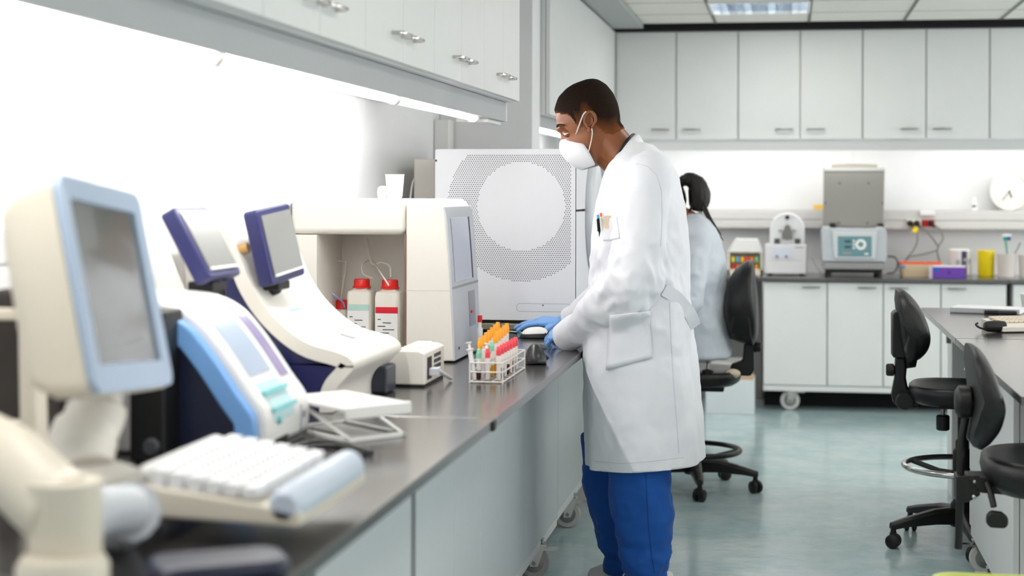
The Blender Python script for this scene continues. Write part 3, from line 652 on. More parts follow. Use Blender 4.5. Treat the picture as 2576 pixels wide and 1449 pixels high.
for (u, v) in ((1097,404),(1366,768)):
    b = BM(); q = at(u, v, Y=ya); cyl(b, q+Vector((0,-.002,0)), q+Vector((0,.004,0)), .0045 if u < 1200 else .003, n=14); mk('screw', b, DGREY, sp_)
b = BM(); bx(b, xb-.004, xb+.0008, ya+.014, ya+.022, za, zb-.01); bx(b, xb-.004, xb+.0015, ya+.02, yb-.01, 1.318, 1.324); mk('door_gap', b, BLACKGAP, t)
for z0, z1, nm in ((za+.004,1.317,'lower_door'),(1.325,zb-.006,'upper_door')):
    b = BM(); n = 8; pr = [(xb,ya+.024)]+[(xb+.010 if 0<k<n else xb+.006, ya+.03+(yb-ya-.05)*k/n) for k in range(n+1)]+[(xb,yb-.012)]
    prism(b, pr, z0, z1, 'z'); mk(nm, b, MW_, t, sharp=50, bevel=.003)
b = BM(); ringp = [(xb+.02, 6.5+.27*math.cos(a), 1.30+.24*math.sin(a)) for a in [2*PI*k/40 for k in range(41)]]
tube(b, ringp, .02, 10, cap=False); mk('door_ring', b, mat('ring_grey', (205,209,214), .35), t)
b = BM(); lathe(b, [(.0,.0),(.24,0),(.24,.02),(.2,.028),(0,.028)], (xb,6.5,1.30), 40, 'x'); mk('round_cover', b, MW_, t)
b = BM(); bx(b, xa+.02, xb-.02, ya+.03, yb-.02, ZT, za+.002); mk('base', b, mat('base_dark', (60,58,54), .5), t)
b = BM(); q0, q1 = at(1205,820,Y=ya-.02), at(1330,820,Y=ya-.02); bx(b, q0.x, q1.x, ya-.03, ya+.03, ZT+.012, ZT+.034); mk('foot_plate', b, mat('foot_steel', (150,146,130), .4, metal=.6), t, bevel=.002)
cable('black_cable', [at(1508,404,Y=6.9), at(1522,425,Y=6.75), at(1528,460,Y=6.62)], .007, BLK, 'black cable beside the round door of the perforated machine')
b = BM(); bx(b, -1.528, -1.378, 6.3, 6.8, ZT, 1.528); mk('beige_module', b, mat('beige_module', (226,220,212), .45), loc=(-1.48,6.6,ZT), bevel=.004, label='tall beige box standing left behind the perforated machine', cat='box')
cable('white_cable', [at(1052,440,Y=6.35), at(1040,455,Y=6.3), at(1033,490,Y=6.2), at(1028,560,Y=6.0)], .004, WPL, 'thin white cable hanging beside the tall beige box')
# small duct head + conduit by the pier
b = BM(); bx(b, XW+.001, -1.53, 6.98, 7.09, ZT, 1.72); mk('conduit', b, WPL, loc=(-1.57,7.03,ZT), label='white vertical conduit in the corner by the pier', cat='conduit', bevel=.004)
# ---- mouse mat, mouse, scanner
c = at(1345,845,Z=ZT)
b = BM(); prism(b, rrect(.21,.17,.02,5), 0, .004, 'z'); b.transform(Matrix.Translation((c.x+.04,c.y+.0,ZT)) @ Matrix.Rotation(.2,4,'Z')); mk('mouse_mat', b, mat('mat_teal', (52,128,140), .6), loc=(c.x+.04,c.y,ZT), label='teal mouse mat under the gloved hand', cat='mat', bevel=.0015)
def mouse(name, lab, c, rz, ms, top, cat='mouse', L=.115, Wd=.06, Hh=.036):
    t = thing(name, lab, cat, c, rz)
    def shell(z0, sc_, hh):
        b = BM(); rings = []
        n = 12
        for i in range(n+1):
            s = i/n; x = -L/2+L*s; w_ = Wd/2*(max(.02, 1-abs(2*s-1)**3.2))**.5*sc_; h_ = hh*(max(.02, 1-abs(2*s-1)**2.6))**.6*(1-.25*(s-.5))
            rings.append([Vector((x*sc_, w_*math.cos(PI*j/10), z0+h_*math.sin(PI*j/10))) for j in range(11)])
        loft(b, rings); return b
    mk('mouse_base', shell(.001, 1, Hh*.93), ms, t, world=False, sharp=70)
    b = shell(.008, .93, Hh*.86); mk('mouse_top', b, top, t, world=False, sharp=70)
    return t
MOUSEC = at(1346,843,Z=ZT+.012)
mouse('computer_mouse', 'white and black computer mouse held by the blue glove', (MOUSEC.x, MOUSEC.y, ZT+.004), PI+.1, BLK, WPL)
cable('mouse_cable', [at(1312,836,Z=ZT+.012), at(1290,834,Z=ZT+.006), at(1255,832,Z=ZT+.006), at(1220,838,Z=ZT+.006)], .0025, WPL, 'white mouse cable running towards the perforated machine')
c = at(1345,914,Z=ZT)
t = thing('barcode_scanner', 'dark grey rounded hand scanner right of the tube rack', 'scanner', (c.x,c.y,ZT), -.3)
b = BM(); rings = []
for s, w_, h_, z in ((0,.004,.008,.008),(.008,.026,.03,.004),(.025,.033,.058,.002),(.05,.034,.066,.0),(.075,.03,.06,.0),(.10,.024,.04,.0),(.12,.015,.018,.002),(.126,.005,.008,.004)):
    rings.append([Vector((-.06+s, w_*math.cos(PI*j/12), z+h_*math.sin(PI*j/12))) for j in range(13)])
loft(b, rings); b.transform(Matrix.Rotation(2.2,4,'Z')); mk('scanner_body', b, mat('scanner_black', (40,41,44), .3), t, world=False, sharp=80)
b = BM(); ball(b, (.0,-.012,.05), .018, .03, .012); b.transform(Matrix.Rotation(2.2,4,'Z')); mk('trigger', b, DGREY, t, world=False)
b = BM(); tube(b, [(.012,.0,.03),(.03,.0,.026),(.044,.0,.014)], .006, 8); b.transform(Matrix.Rotation(.3,4,'Z')); mk('cable_stub', b, BLK, t, world=False)
# ---- tube rack
RX0, RX1, RY0, RY1 = -.900, -.805, 4.39, 4.766
t = thing('tube_rack', 'white wire rack full of blood tubes on the bench', 'rack', ((RX0+RX1)/2, (RY0+RY1)/2, ZT))
WIRE = mat('white_wire', (224,220,216), .35)
for nm, z in (('bottom_wires',.854),('middle_wires',.882),('top_wires',.908)):
    b = BM()
    L = [(RX0,RY0),(RX1,RY0),(RX1,RY1),(RX0,RY1),(RX0,RY0)]
    for p, q in zip(L, L[1:]): cyl(b, (p[0],p[1],z), (q[0],q[1],z), .0022, n=8)
    if nm != 'middle_wires':
        for k in range(1, 8): cyl(b, (RX0,RY0+(RY1-RY0)*k/8,z), (RX1,RY0+(RY1-RY0)*k/8,z), .0014, n=6)
        for k in range(1, 3): cyl(b, (RX0+(RX1-RX0)*k/3,RY0,z), (RX0+(RX1-RX0)*k/3,RY1,z), .0014, n=6)
    mk(nm, b, WIRE, t)
for k, (x, y) in enumerate(((RX0,RY0),(RX1,RY0),(RX1,RY1),(RX0,RY1),(RX1,(RY0+RY1)/2))):
    b = BM(); cyl(b, (x,y,ZT), (x,y,.91), .0024, n=8); mk('post_wire', b, WIRE, t)
TG = mat('tube_label_white', (236,232,228), .4)
BLOOD = mat('tube_blood', (66,20,18), .25); SERUM = mat('tube_serum', (220,160,40), .25)
def vial(lab, x, y, h, capm, grp, body=TG, low=None, rc=.0075, tilt=(0,0), ch=.022):
    t = thing('sample_tube', lab, 'tube', group=grp, M=Matrix.Translation((x,y,.8565)) @ Matrix.Rotation(tilt[0],4,'X') @ Matrix.Rotation(tilt[1],4,'Y'))
    b = BM(); lathe(b, [(.001,0),(.0045,.0015),(.0065,.006),(.0065,h)], (0,0,0), 14); mk('glass', b, body, t, world=False)
    if low:
        b = BM(); lathe(b, [(.0015,-.0002),(.0048,.0013),(.0069,.006),(.0069,h*.42)], (0,0,0), 14); mk('sample', b, low, t, world=False)
    if capm:
        b = BM(); lathe(b, [(rc,h-.004),(rc,h+ch*.55),(rc*.82,h+ch*.62),(rc*.8,h+ch),(0,h+ch)], (0,0,0), 14); mk('cap', b, capm, t, world=False)
    return t
dy = (RY1-RY0)/8; ordn = ['first','second','third','fourth','fifth','sixth','seventh','eighth']
colx = [RX1-.0155, (RX0+RX1)/2, RX0+.0155]
g = 'red capped tubes along the front of the rack'
for k in range(8):
    if k in (7,): continue
    vial('coral red capped blood tube in the right-hand row of the rack, %s from the camera' % ordn[k], colx[0], RY0+dy*(k+.5), .075, PINK, g, low=BLOOD if k % 2 else None)
vial('coral red capped tube at the near end of the rack, alone beside mint caps', colx[1], RY0+dy*.5, .068, PINK, g)
for k in (1, 2): vial('mint green capped tube in the middle of the rack, %s' % ('nearer','farther')[k-1], colx[1]-.006, RY0+dy*(k+.5), .070+.004*k, MINT, 'mint capped tubes', low=SERUM)
vial('mint green capped tube beside the orange caps at the near left of the rack', colx[2]+.006, RY0+dy*.5, .066, MINT, 'mint capped tubes', low=BLOOD)
n = 0
for k in range(3, 8):
    vial('orange capped tube in the middle row of the rack, %s from the camera' % ordn[k-3], colx[1]-.004, RY0+dy*(k+.5), .088+.003*k, ORANGE, 'orange capped tubes', low=SERUM, ch=.026)
for k in range(1, 8):
    vial('orange capped tube in the left-hand row of the rack, %s from the camera' % ordn[k-1], colx[2], RY0+dy*(k+.5), .084+.004*k, ORANGE, 'orange capped tubes', low=SERUM if k % 2 else BLOOD, ch=.026)
def pip(lab, x, y, h, tl):
    t = thing('sample_tube', lab, 'tube', M=Matrix.Translation((x,y,.857)) @ Matrix.Rotation(tl[0],4,'X') @ Matrix.Rotation(tl[1],4,'Y'), group='white open tubes at the left of the rack')
    b = BM(); lathe(b, [(.003,0),(.007,.01),(.007,h),(.011,h+.002),(.011,h+.006),(.004,h+.006),(.004,h+.02),(.009,h+.022),(.009,h+.025),(0,h+.025)], (0,0,0), 14); mk('syringe_body', b, mat('syringe_white', (234,232,232), .3), t, world=False)
pip('white syringe leaning at the near left corner of the rack', RX0+.012, RY0+.012, .085, (-.1,-.18))
pip('second white syringe leaning beside the orange caps', RX0+.028, RY0+.03, .08, (-.25,.12))
# standing vial with a red cap at the analyser front
c = at(1207,895,Z=ZT)
t = thing('capped_syringe', 'tall white syringe with red cap standing before the perforated machine', 'syringe', (c.x, c.y, ZT))
b = BM(); lathe(b, [(.0,0),(.013,0),(.013,.008),(.0075,.011),(.0075,.055),(.010,.06),(.010,.09),(.006,.095),(.006,.12)], c, 16); mk('barrel', b, mat('syringe_white', (234,232,232), .3), t)
b = BM(); lathe(b, [(.008,.112),(.008,.134),(0,.134)], c, 16); mk('cap', b, RED, t)
b = BM(); lathe(b, [(.0085,.02),(.0105,.022),(.0105,.04),(.0085,.042)], c, 16); mk('grip', b, DGREY, t)
# ================================================================ BACK BENCH THINGS
YI = 10.36
def bpt(u, v, y=YI): return at(u, v, Y=y)
# small white instrument (homogeniser)
t = thing('bench_instrument', 'small white instrument with arched head and metal clamp on the back bench', 'instrument', (-.02, 10.4, ZT))
x0, x1, z1 = bpt(1927,0).x, bpt(2030,0).x, bpt(1980,614).z
b = BM(); bx(b, x0, x1, 10.30, 10.55, ZT+.012, z1); mk('base_box', b, mat('instrument_white', (226,226,228), .4), t, bevel=.006)
b = BM(); bx(b, x1-.001, x1+.003, 10.31, 10.54, ZT+.02, z1-.01); mk('side_cover', b, mat('instrument_side_grey', (150,148,145), .5), t)
b = BM()
for fx in (x0+.03, x1-.03):
    for fy in (10.325, 10.52): cyl(b, (fx,fy,ZT), (fx,fy,ZT+.014), .012, n=12)
mk('feet', b, BLK, t)
xc = (bpt(1938,0).x+bpt(2026,0).x)/2; hw = (bpt(2026,0).x-bpt(1938,0).x)/2; zt = bpt(1980,535).z
b = BM(); prism(b, [(xc-hw,z1),(xc+hw,z1)]+[(xc+hw*math.cos(a), zt-hw+hw*math.sin(a)) for a in [PI*k/16 for k in range(17)]], 10.36, 10.5); mk('arched_head', b, mat('instrument_white', (226,226,228), .4), t, bevel=.008)
b = BM(); prism(b, [(xc-.035,z1+.03),(xc+.035,z1+.03),(xc+.035,z1+.075),(xc+.014,z1+.125),(xc-.014,z1+.125),(xc-.035,z1+.075)], 10.335, 10.362); mk('clamp', b, STEEL, t, bevel=.004)
b = BM(); lathe(b, [(.0,10.30),(.012,10.30),(.014,10.31),(.014,10.36)], (xc,0,zt-.03), 16, 'y'); mk('clamp_knob', b, BLK, t)
b = BM(); cyl(b, (xc-.055,10.345,z1+.09), (xc+.055,10.345,z1+.09), .006); mk('clamp_bar', b, STEEL, t)
for s in (-1, 1):
    b = BM(); bx(b, xc+s*.066-.018, xc+s*.066+.018, 10.345, 10.37, z1+.004, z1+.036); mk('foot_block', b, DGREY, t, bevel=.003)
b = BM(); bx(b, x0+.05, x0+.115*1.5, 10.297, 10.301, z1-.095, z1-.025); mk('control_panel', b, mat('panel_pale', (218,222,235), .4), t)
for k in range(2):
    b = BM(); cyl(b, (x0+.075+.06*k,10.285,z1-.078), (x0+.075+.06*k,10.30,z1-.078), .007, n=12); mk('control_knob', b, DGREY, t)
b = BM(); bx(b, x0+.02, x1-.03, 10.298, 10.301, z1-.103, z1-.1025); bx(b, x1-.075, x1-.02, 10.298, 10.301, z1-.022, z1-.016); mk('print_line', b, mat('print_brown', (170,150,130), .5), t)
# centrifuge
YC = 10.16
cx0, cx1 = at(2071,0,Y=YC).x, at(2231,0,Y=YC).x; ct = at(2150,572,Y=YC).z; cb = at(2150,680,Y=YC).z; cm = (cx0+cx1)/2
t = thing('centrifuge', 'grey benchtop centrifuge with its lid open on the back bench', 'centrifuge', (cm, 10.35, ZT))
CG = mat('centrifuge_grey', (188,192,196), .35)
b = BM(); zs = cb+.055
prism(b, [(cx0,zs),(cx1,zs),(cx1+.004,ct-.03),(cx1-.012,ct),(cx1-.05,ct),(cx1-.055,ct-.01),(cx0+.055,ct-.01),(cx0+.05,ct),(cx0+.012,ct),(cx0-.004,ct-.03)], YC, 10.62); mk('housing', b, CG, t, bevel=.012, seg=3)
b = BM(); bx(b, cx0+.006, cx1-.006, YC+.006, 10.6, cb+.004, zs-.004); mk('lower_band', b, mat('centrifuge_band', (150,150,149), .4), t, bevel=.008)
pz0, pz1 = at(2150,645,Y=YC).z, at(2150,594,Y=YC).z; px0, px1 = at(2109,0,Y=YC).x, at(2194,0,Y=YC).x
b = BM(); prism(b, [(px0-.022,pz0-.012),(px1+.022,pz0-.012),(px1+.035,pz1+.03),(px0-.035,pz1+.03)], YC-.012, YC+.004); mk('front_bezel', b, mat('centrifuge_light', (206,209,212), .35), t, bevel=.004)
b = BM(); bx(b, px0, px1, YC-.016, YC-.01, pz0, pz1); pn = mk('control_panel', b, TEAL, t, bevel=.003)
b = BM(); pxm = px0+(px1-px0)*.68; pzm = (pz0+pz1)/2+.012
loft(b, [[Vector((pxm+r_*math.cos(a), y, pzm+r_*math.sin(a))) for a in [2*PI*k/32 for k in range(32)]] for r_, y in ((.034,YC-.0155),(.034,YC-.018),(.017,YC-.018),(.017,YC-.0155))], cap=False); mk('dial_ring', b, WPL, pn)
b = BM()
for k in range(3): lathe(b, [(0,YC-.018),(.007,YC-.018),(.007,YC-.015)], (px0+.10,0,pzm+.022-.022*k), 12, 'y')
mk('indicator', b, WPL, pn, kind='stuff')
for k in range(2):
    b = BM(); bx(b, px0+.042, px0+.082, YC-.0175, YC-.0155, pzm+.012-.035*k, pzm+.026-.035*k); mk('display', b, mat('display_dark', (60,74,80), .3), pn)
b = BM(); bx(b, px0+.03, px0+.085, YC-.0172, YC-.0155, pz0+.018, pz0+.024); mk('print_line', b, mat('print_pink', (200,150,150), .5), pn)
b = BM(); bx(b, px1-.045, px1-.02, YC-.0172, YC-.0155, pz0+.012, pz0+.022); mk('mark', b, WPL, pn)
YL = 10.5
lx0, lx1, lz1 = at(2072,0,Y=YL).x, at(2227,0,Y=YL).x, at(2150,428,Y=YL).z
b = BM(); prism(b, [(lx0,ct-.005),(lx1-.008,ct-.005),(lx1,lz1),(lx0+.002,lz1)], YL, YL+.05); ld = mk('lid', b, mat('lid_grey', (140,138,133), .4, metal=.25), t, bevel=.008)
b = BM(); bx(b, lx0-.002, lx1+.002, YL-.008, YL+.03, lz1-.008, lz1+.016); mk('lid_edge', b, mat('lid_edge_grey', (176,178,176), .4), ld, bevel=.005)
b = BM(); n = 10; hx0, hx1 = at(2092,0,Y=YL).x, at(2208,0,Y=YL).x
prism(b, [(hx0,lz1+.01),(hx1,lz1+.01)]+[(hx1-(hx1-hx0)*k/n, lz1+.037+.006*math.sin(PI*k/n)) for k in range(n+1)], YL+.0, YL+.045); mk('lid_grip', b, mat('grip_taupe', (146,142,132), .5), ld, bevel=.005)
for u, v in ((2112,461),(2185,461),(2076,511),(2220,511),(2110,561),(2182,561)):
    b = BM(); q = at(u, v, Y=YL-.002); cyl(b, q, q+Vector((0,.008,0)), .007, n=14); mk('lid_screw', b, DGREY, ld)
for u in (2095, 2215):
    b = BM(); q = at(u, 566, Y=10.48); bx(b, q.x-.02, q.x+.02, 10.46, 10.54, ct-.012, ct+.02); mk('hinge', b, BLK, t, bevel=.004)
b = BM()
for fx in (cx0+.04, cx1-.04):
    for fy in (YC+.05, 10.56): cyl(b, (fx,fy,ZT), (fx,fy,cb+.01), .018, n=14)
bx(b, cx0+.02, cx1-.03, YC+.03, 10.58, max(ZT+.001,cb-.018), cb+.006); mk('feet', b, BLK, t)
cable('power_cable', [at(2234,645,Y=10.45), at(2252,648,Y=10.42), at(2258,665,Y=10.4), at(2250,684,Y=10.35), at(2232,688,Y=10.3)], .0055, DGREY, 'dark power cable curling down at the right side of the centrifuge')
cable('power_cable', [at(2043,650,Y=10.6), at(2052,668,Y=10.5), at(2064,686,Y=10.42)], .003, GREY, 'thin grey cable between the white instrument and the centrifuge')
# colourful vial rack under a white lid, behind the seated woman
q0, q1 = at(1832,640,Y=10.4), at(1918,690,Y=10.4)
t = thing('vial_drawer_box', 'clear box of colourful vials under a white sloping lid behind the woman', 'box', ((q0.x+q1.x)/2, 10.42, ZT))
b = BM(); bx(b, q0.x, q1.x, 10.34, 10.5, ZT, ZT+.035); bx(b, q0.x, q0.x+.012, 10.34, 10.5, ZT, 1.0); bx(b, q1.x-.012, q1.x, 10.34, 10.5, ZT, 1.0); bx(b, q0.x, q1.x, 10.49, 10.5, ZT, 1.0); mk('box_body', b, mat('box_cream', (226,220,200), .5), t)
b = BM(); a = at(1848,600,Y=10.4).z; prism(b, [(q0.x-.004,.995),(q1.x+.004,.995),(q1.x-.03,a),(q0.x+.05,a)], 10.335, 10.505); mk('lid', b, WPL, t, bevel=.006)
k = 0
for j in range(2):
    for i in range(6):
        col = [(222,60,60),(244,176,30),(90,160,200),(240,214,40),(120,190,140),(240,130,50)][(i*5+j*3) % 6]
        b = BM(); lathe(b, [(0,0),(.012,0),(.012,.03),(.009,.034),(0,.034)], (q0.x+.032+i*.031, 10.39-.025*j, ZT+.035+.0*j+.048*j), 12)
        mk('vial', b, mat('vial_%d_%d_%d' % col, col, .4), t); k += 1
# yellow sticky note on the trunking
q0, q1 = at(2047,509,Y=10.69), at(2072,521,Y=10.69)
b = BM(); bx(b, q0.x, q1.x, 10.74, 10.78, 1.2735, 1.2735+(q0.z-q1.z)); mk('yellow_box', b, mat('note_yellow', (246,206,92), .6), loc=(q0.x,10.75,1.2735), bevel=.002, label='small yellow box on the duct behind the centrifuge lid', cat='box')
# sockets, adapter and plugs on the trunking
YD = YB-.137
def plate(lab, u0, u1, v0, v1, m, holes):
    q0, q1 = at(u0,v0,Y=YD), at(u1,v1,Y=YD); t = thing('wall_socket', lab, 'socket', ((q0.x+q1.x)/2, YD, q1.z))
    b = BM(); bx(b, q0.x, q1.x, YD-.006, YD, q1.z, q0.z); mk('plate', b, m, t, bevel=.002)
    for h in holes:
        b = BM(); p = at(h, (v0+v1)/2, Y=YD-.006); lathe(b, [(0,YD-.0075),(.019,YD-.0075),(.019,YD-.004)], (p.x,0,p.z), 18, 'y'); mk('outlet', b, mat('outlet_shade', (190,186,170), .5) if m is not RED else mat('outlet_red', (150,24,22), .5), t)
plate('cream double socket on the wall duct, left of the red one', 2281, 2317, 552, 573, mat('socket_cream', (240,236,218), .4), (2290,2307))
plate('red double socket on the wall duct, below the white adapter', 2319, 2351, 553, 571, RED, (2326,2343))
q0, q1 = at(2313,529,Y=YD), at(2351,543,Y=YD)
b = BM(); bx(b, q0.x, q1.x, YD-.03, YD, q1.z, q0.z); mk('adapter', b, WPL, loc=(q0.x,YD,q1.z), bevel=.008, label='white adapter block on the duct above the red socket', cat='adapter')
def plug(lab, u, v):
    q = at(u, v, Y=YD-.02); t = thing('power_plug', lab, 'plug', (q.x, YD-.008, q.z), group='black power plugs')
    b = BM(); lathe(b, [(.02,YD-.007),(.021,YD-.012),(.018,YD-.03),(.012,YD-.04),(0,YD-.042)], (q.x,0,q.z), 18, 'y'); mk('plug_body', b, BLK, t)
    b = BM(); tube(b, [(q.x,YD-.028,q.z),(q.x+.012,YD-.04,q.z-.015),(q.x+.02,YD-.042,q.z-.03)], [.011,.009,.006], 10); mk('strain_relief', b, BLK, t)
plug('black plug in the left outlet of the cream socket', 2290, 562); plug('black plug in the right outlet of the cream socket', 2307, 562); plug('black plug in the right outlet of the red socket', 2343, 562)
b = BM(); q = at(2303,577,Y=YD-.05); bx(b, q.x-.016, q.x+.016, YD-.052, YD-.048, q.z-.022, q.z+.016); b.transform(Matrix.Translation(q) @ Matrix.Rotation(.5,4,'Y') @ Matrix.Translation(-q)); mk('cable_tag', b, YEL, loc=(q.x,YD-.05,q.z), label='yellow tag hanging from the left black plug', cat='tag')
g_ = [(2308,582),(2307,610),(2296,632),(2282,648),(2277,658)]
CGR = mat('cable_grey', (120,117,112), .5)
cable('power_cable', [at(u,v,Y=YD-.045-.02*k) for k,(u,v) in enumerate(g_)], .0055, CGR, 'grey cable hanging from the left plug below the yellow tag')
cable('power_cable', [at(u,v,Y=YD-.045-.015*k) for k,(u,v) in enumerate(((2318,570),(2338,590),(2355,612),(2360,625),(2350,632),(2320,640),(2292,645),(2283,652)))], .0055, CGR, 'grey cable from the middle plug sweeping left behind the tray')
cable('power_cable', [at(u,v,Y=YD-.045-.015*k) for k,(u,v) in enumerate(((2351,566),(2366,580),(2372,600),(2362,618),(2358,635),(2364,660)))], .0055, CGR, 'grey cable from the red socket dropping to the cream tray')
# trays and boxes
q0, q1 = at(2262,660,Y=10.33), at(2372,692,Y=10.33)
t = thing('storage_tray', 'cream plastic tray with orange rim beside the centrifuge', 'tray', ((q0.x+q1.x)/2, 10.42, ZT))
b = BM(); zt2 = q0.z-.012; loft(b, [[Vector((px_, py_, z)) for px_, py_ in rrect((q1.x-q0.x)-2*i, .19-2*i, .02, 4, (q0.x+q1.x)/2, 10.42)] for i, z in ((.018,ZT),(.0,zt2),(.006,zt2),(.02,ZT+.006))]); mk('tray_body', b, mat('tray_cream', (250,226,188), .45), t)
b = BM(); bx(b, q0.x+.004, q0.x+(q1.x-q0.x)*.66, 10.33, 10.5, zt2+.001, zt2+.012); mk('orange_lid', b, mat('rim_orange', (244,92,44), .45), t, bevel=.002)
b = BM(); bx(b, q0.x+(q1.x-q0.x)*.70, q1.x-.006, 10.33, 10.5, zt2+.001, zt2+.012); mk('orange_lid', b, mat('rim_orange', (244,92,44), .45), t, bevel=.002)
b = BM(); bx(b, q0.x+.002, q0.x+.035, 10.322, 10.326, zt2-.024, zt2-.008); mk('blue_label', b, mat('label_blue', (120,140,200), .5), t)
q0, q1 = at(2347,672,Y=10.16), at(2429,699,Y=10.16)
t = thing('glove_box', 'purple and white carton lying at the front of the back bench', 'box', ((q0.x+q1.x)/2, 10.21, ZT))
b = BM(); bx(b, q0.x, q1.x, 10.16, 10.28, ZT, q0.z); mk('carton', b, PURP, t, bevel=.002)
b = BM(); bx(b, q0.x+.001, q1.x-.001, 10.161, 10.279, q0.z, q0.z+.006); mk('white_flap', b, mat('lilac_white', (236,226,240), .6), t)
b = BM(); lathe(b, [(0,10.158),(.016,10.158),(.016,10.162)], (q0.x+.022,0,q0.z-.018), 16, 'y'); mk('blue_mark', b, mat('mark_blue', (20,96,190), .5), t)
b = BM(); lathe(b, [(0,10.158),(.006,10.158),(.006,10.162)], (q1.x-.025,0,ZT+.025), 12, 'y'); mk('blue_mark', b, mat('mark_blue2', (70,90,190), .5), t)
b = BM(); cc_ = Vector(((q0.x+q1.x)/2-.002,10.159,(q0.z+ZT)/2)); prism(b, [(cc_.x+.008*math.cos(a)*(1 if math.sin(a)<0 else .7), cc_.z+(.008 if math.sin(a)<0 else .018)*math.sin(a)) for a in [2*PI*k/16 for k in range(16)]], 10.1585, 10.162); mk('drop_mark', b, mat('drop_violet', (66,30,120), .5), t)
b = BM(); bx(b, q0.x-.018, q0.x-.001, 10.17, 10.27, ZT, q0.z-.004); mk('carton_end', b, mat('carton_white', (224,214,230), .6), t)
# paper towel / navy printed packet
q0, q1 = at(2386,626,Y=10.5), at(2446,690,Y=10.5)
t = thing('paper_packet', 'white packet with a navy printed stripe between purple box and yellow bin', 'packet', ((q0.x+q1.x)/2, 10.54, ZT))
b = BM(); lathe(b, [(0,0),(.06,0),(.075,.004),(.075,q0.z-ZT-.01),(.055,q0.z-ZT),(0,q0.z-ZT)], ((q0.x+q1.x)/2,10.55,ZT), 28); mk('packet_body', b, mat('packet_white', (226,222,220), .6), t)
b = BM(); xs0 = (q0.x+q1.x)/2; R = .0762
pr = [(xs0+R*math.sin(a), 10.55-R*math.cos(a)) for a in [math.radians(d) for d in range(4,36,4)]]; pi_ = [(xs0+(R-.002)*math.sin(a), 10.55-(R-.002)*math.cos(a)) for a in [math.radians(d) for d in range(32,0,-4)]]
prism(b, pr+pi_, ZT+.006, q0.z-.014, 'z'); st = mk('navy_stripe', b, mat('stripe_navy', (34,42,78), .5), t)
M = Matrix.Translation((xs0+.027,10.55-R*.95,ZT+.085)) @ Matrix.Rotation(.36,4,'Z') @ Matrix.Rotation(PI/2,4,'X') @ Matrix.Rotation(PI/2,4,'Z')
text('lettering', 'SS  SS', .026, M, WPL, st)
b = BM(); bx(b, xs0-.03, xs0-.004, 10.474, 10.477, ZT+.075, ZT+.105); bx(b, xs0+.05, xs0+.066, 10.49, 10.493, ZT+.08, ZT+.11); mk('grey_patch', b, mat('patch_grey', (170,166,174), .6), t)
# yellow sharps bin
q0, q1 = at(2458,629,Y=10.5), at(2503,688,Y=10.5); xc = (q0.x+q1.x)/2; r_ = (q1.x-q0.x)/2; h_ = q0.z-ZT
t = thing('sharps_bin', 'bright yellow plastic bin on the back bench', 'bin', (xc, 10.5, ZT))
b = BM(); lathe(b, [(0,0),(r_*.84,0),(r_*.9,.006),(r_*.98,h_-.012),(r_*.93,h_-.012),(r_*.85,.01),(0,.01)], (xc,10.5,ZT), 30); mk('bin_body', b, YEL, t)
b = BM(); lathe(b, [(r_*.93,h_-.012),(r_*1.02,h_-.012),(r_*1.02,h_-.002),(r_*.93,h_)], (xc,10.5,ZT), 30); mk('rim', b, YEL, t)
# beakers and brush
def beaker(lab, u0, u1, v0, y, m):
    q0, q1 = at(u0,v0,Y=y), at(u1,v0,Y=y); xc = (q0.x+q1.x)/2; r_ = (q1.x-q0.x)/2; h_ = q0.z-ZT
    t = thing('beaker', lab, 'beaker', (xc, y, ZT)); b = BM(); lathe(b, [(0,0),(r_*.88,0),(r_*.9,.004),(r_,h_-.003),(r_*1.04,h_),(r_*.95,h_),(r_*.85,.006),(0,.006)], (xc,y,ZT), 28); mk('beaker_body', b, m, t); return xc, r_, h_
BK = mat('beaker_white', (236,230,224), .35, alpha=1)
xc, r_, h_ = beaker('white plastic beaker holding a green brush on the back bench', 2508, 2556, 638, 10.45, BK)
q = at(2528,600,Y=10.45)
t = thing('bottle_brush', 'green handled brush standing in the white beaker', 'brush', (xc, 10.45, ZT+.03))
b = BM(); cyl(b, (xc+.02,10.45,ZT+.02), (xc-.008,10.45,q.z), .005); mk('handle', b, mat('brush_green', (20,160,130), .4), t)
b = BM(); bx(b, xc-.02, xc+.002, 10.44, 10.46, q.z-.012, q.z+.012); mk('head', b, mat('brush_teal', (20,150,140), .5), t, bevel=.003)
b = BM(); bx(b, xc+.003, xc+.026, 10.44, 10.46, q.z-.012, q.z+.012); mk('head_block', b, mat('brush_blue', (50,90,150), .5), t, bevel=.003)
b = BM(); bx(b, xc-.025, xc+.03, 10.445, 10.455, q.z+.013, q.z+.03); mk('bristles', b, WPL, t)
beaker('white plastic beaker cut by the right edge of the photo', 2562, 2612, 640, 10.45, BK)
cable('glass_rod', [at(2552,640,Y=10.45), at(2560,625,Y=10.45), at(2567,610,Y=10.45)], .006, GREY, 'grey rod leaning between the two white beakers', 'rod')
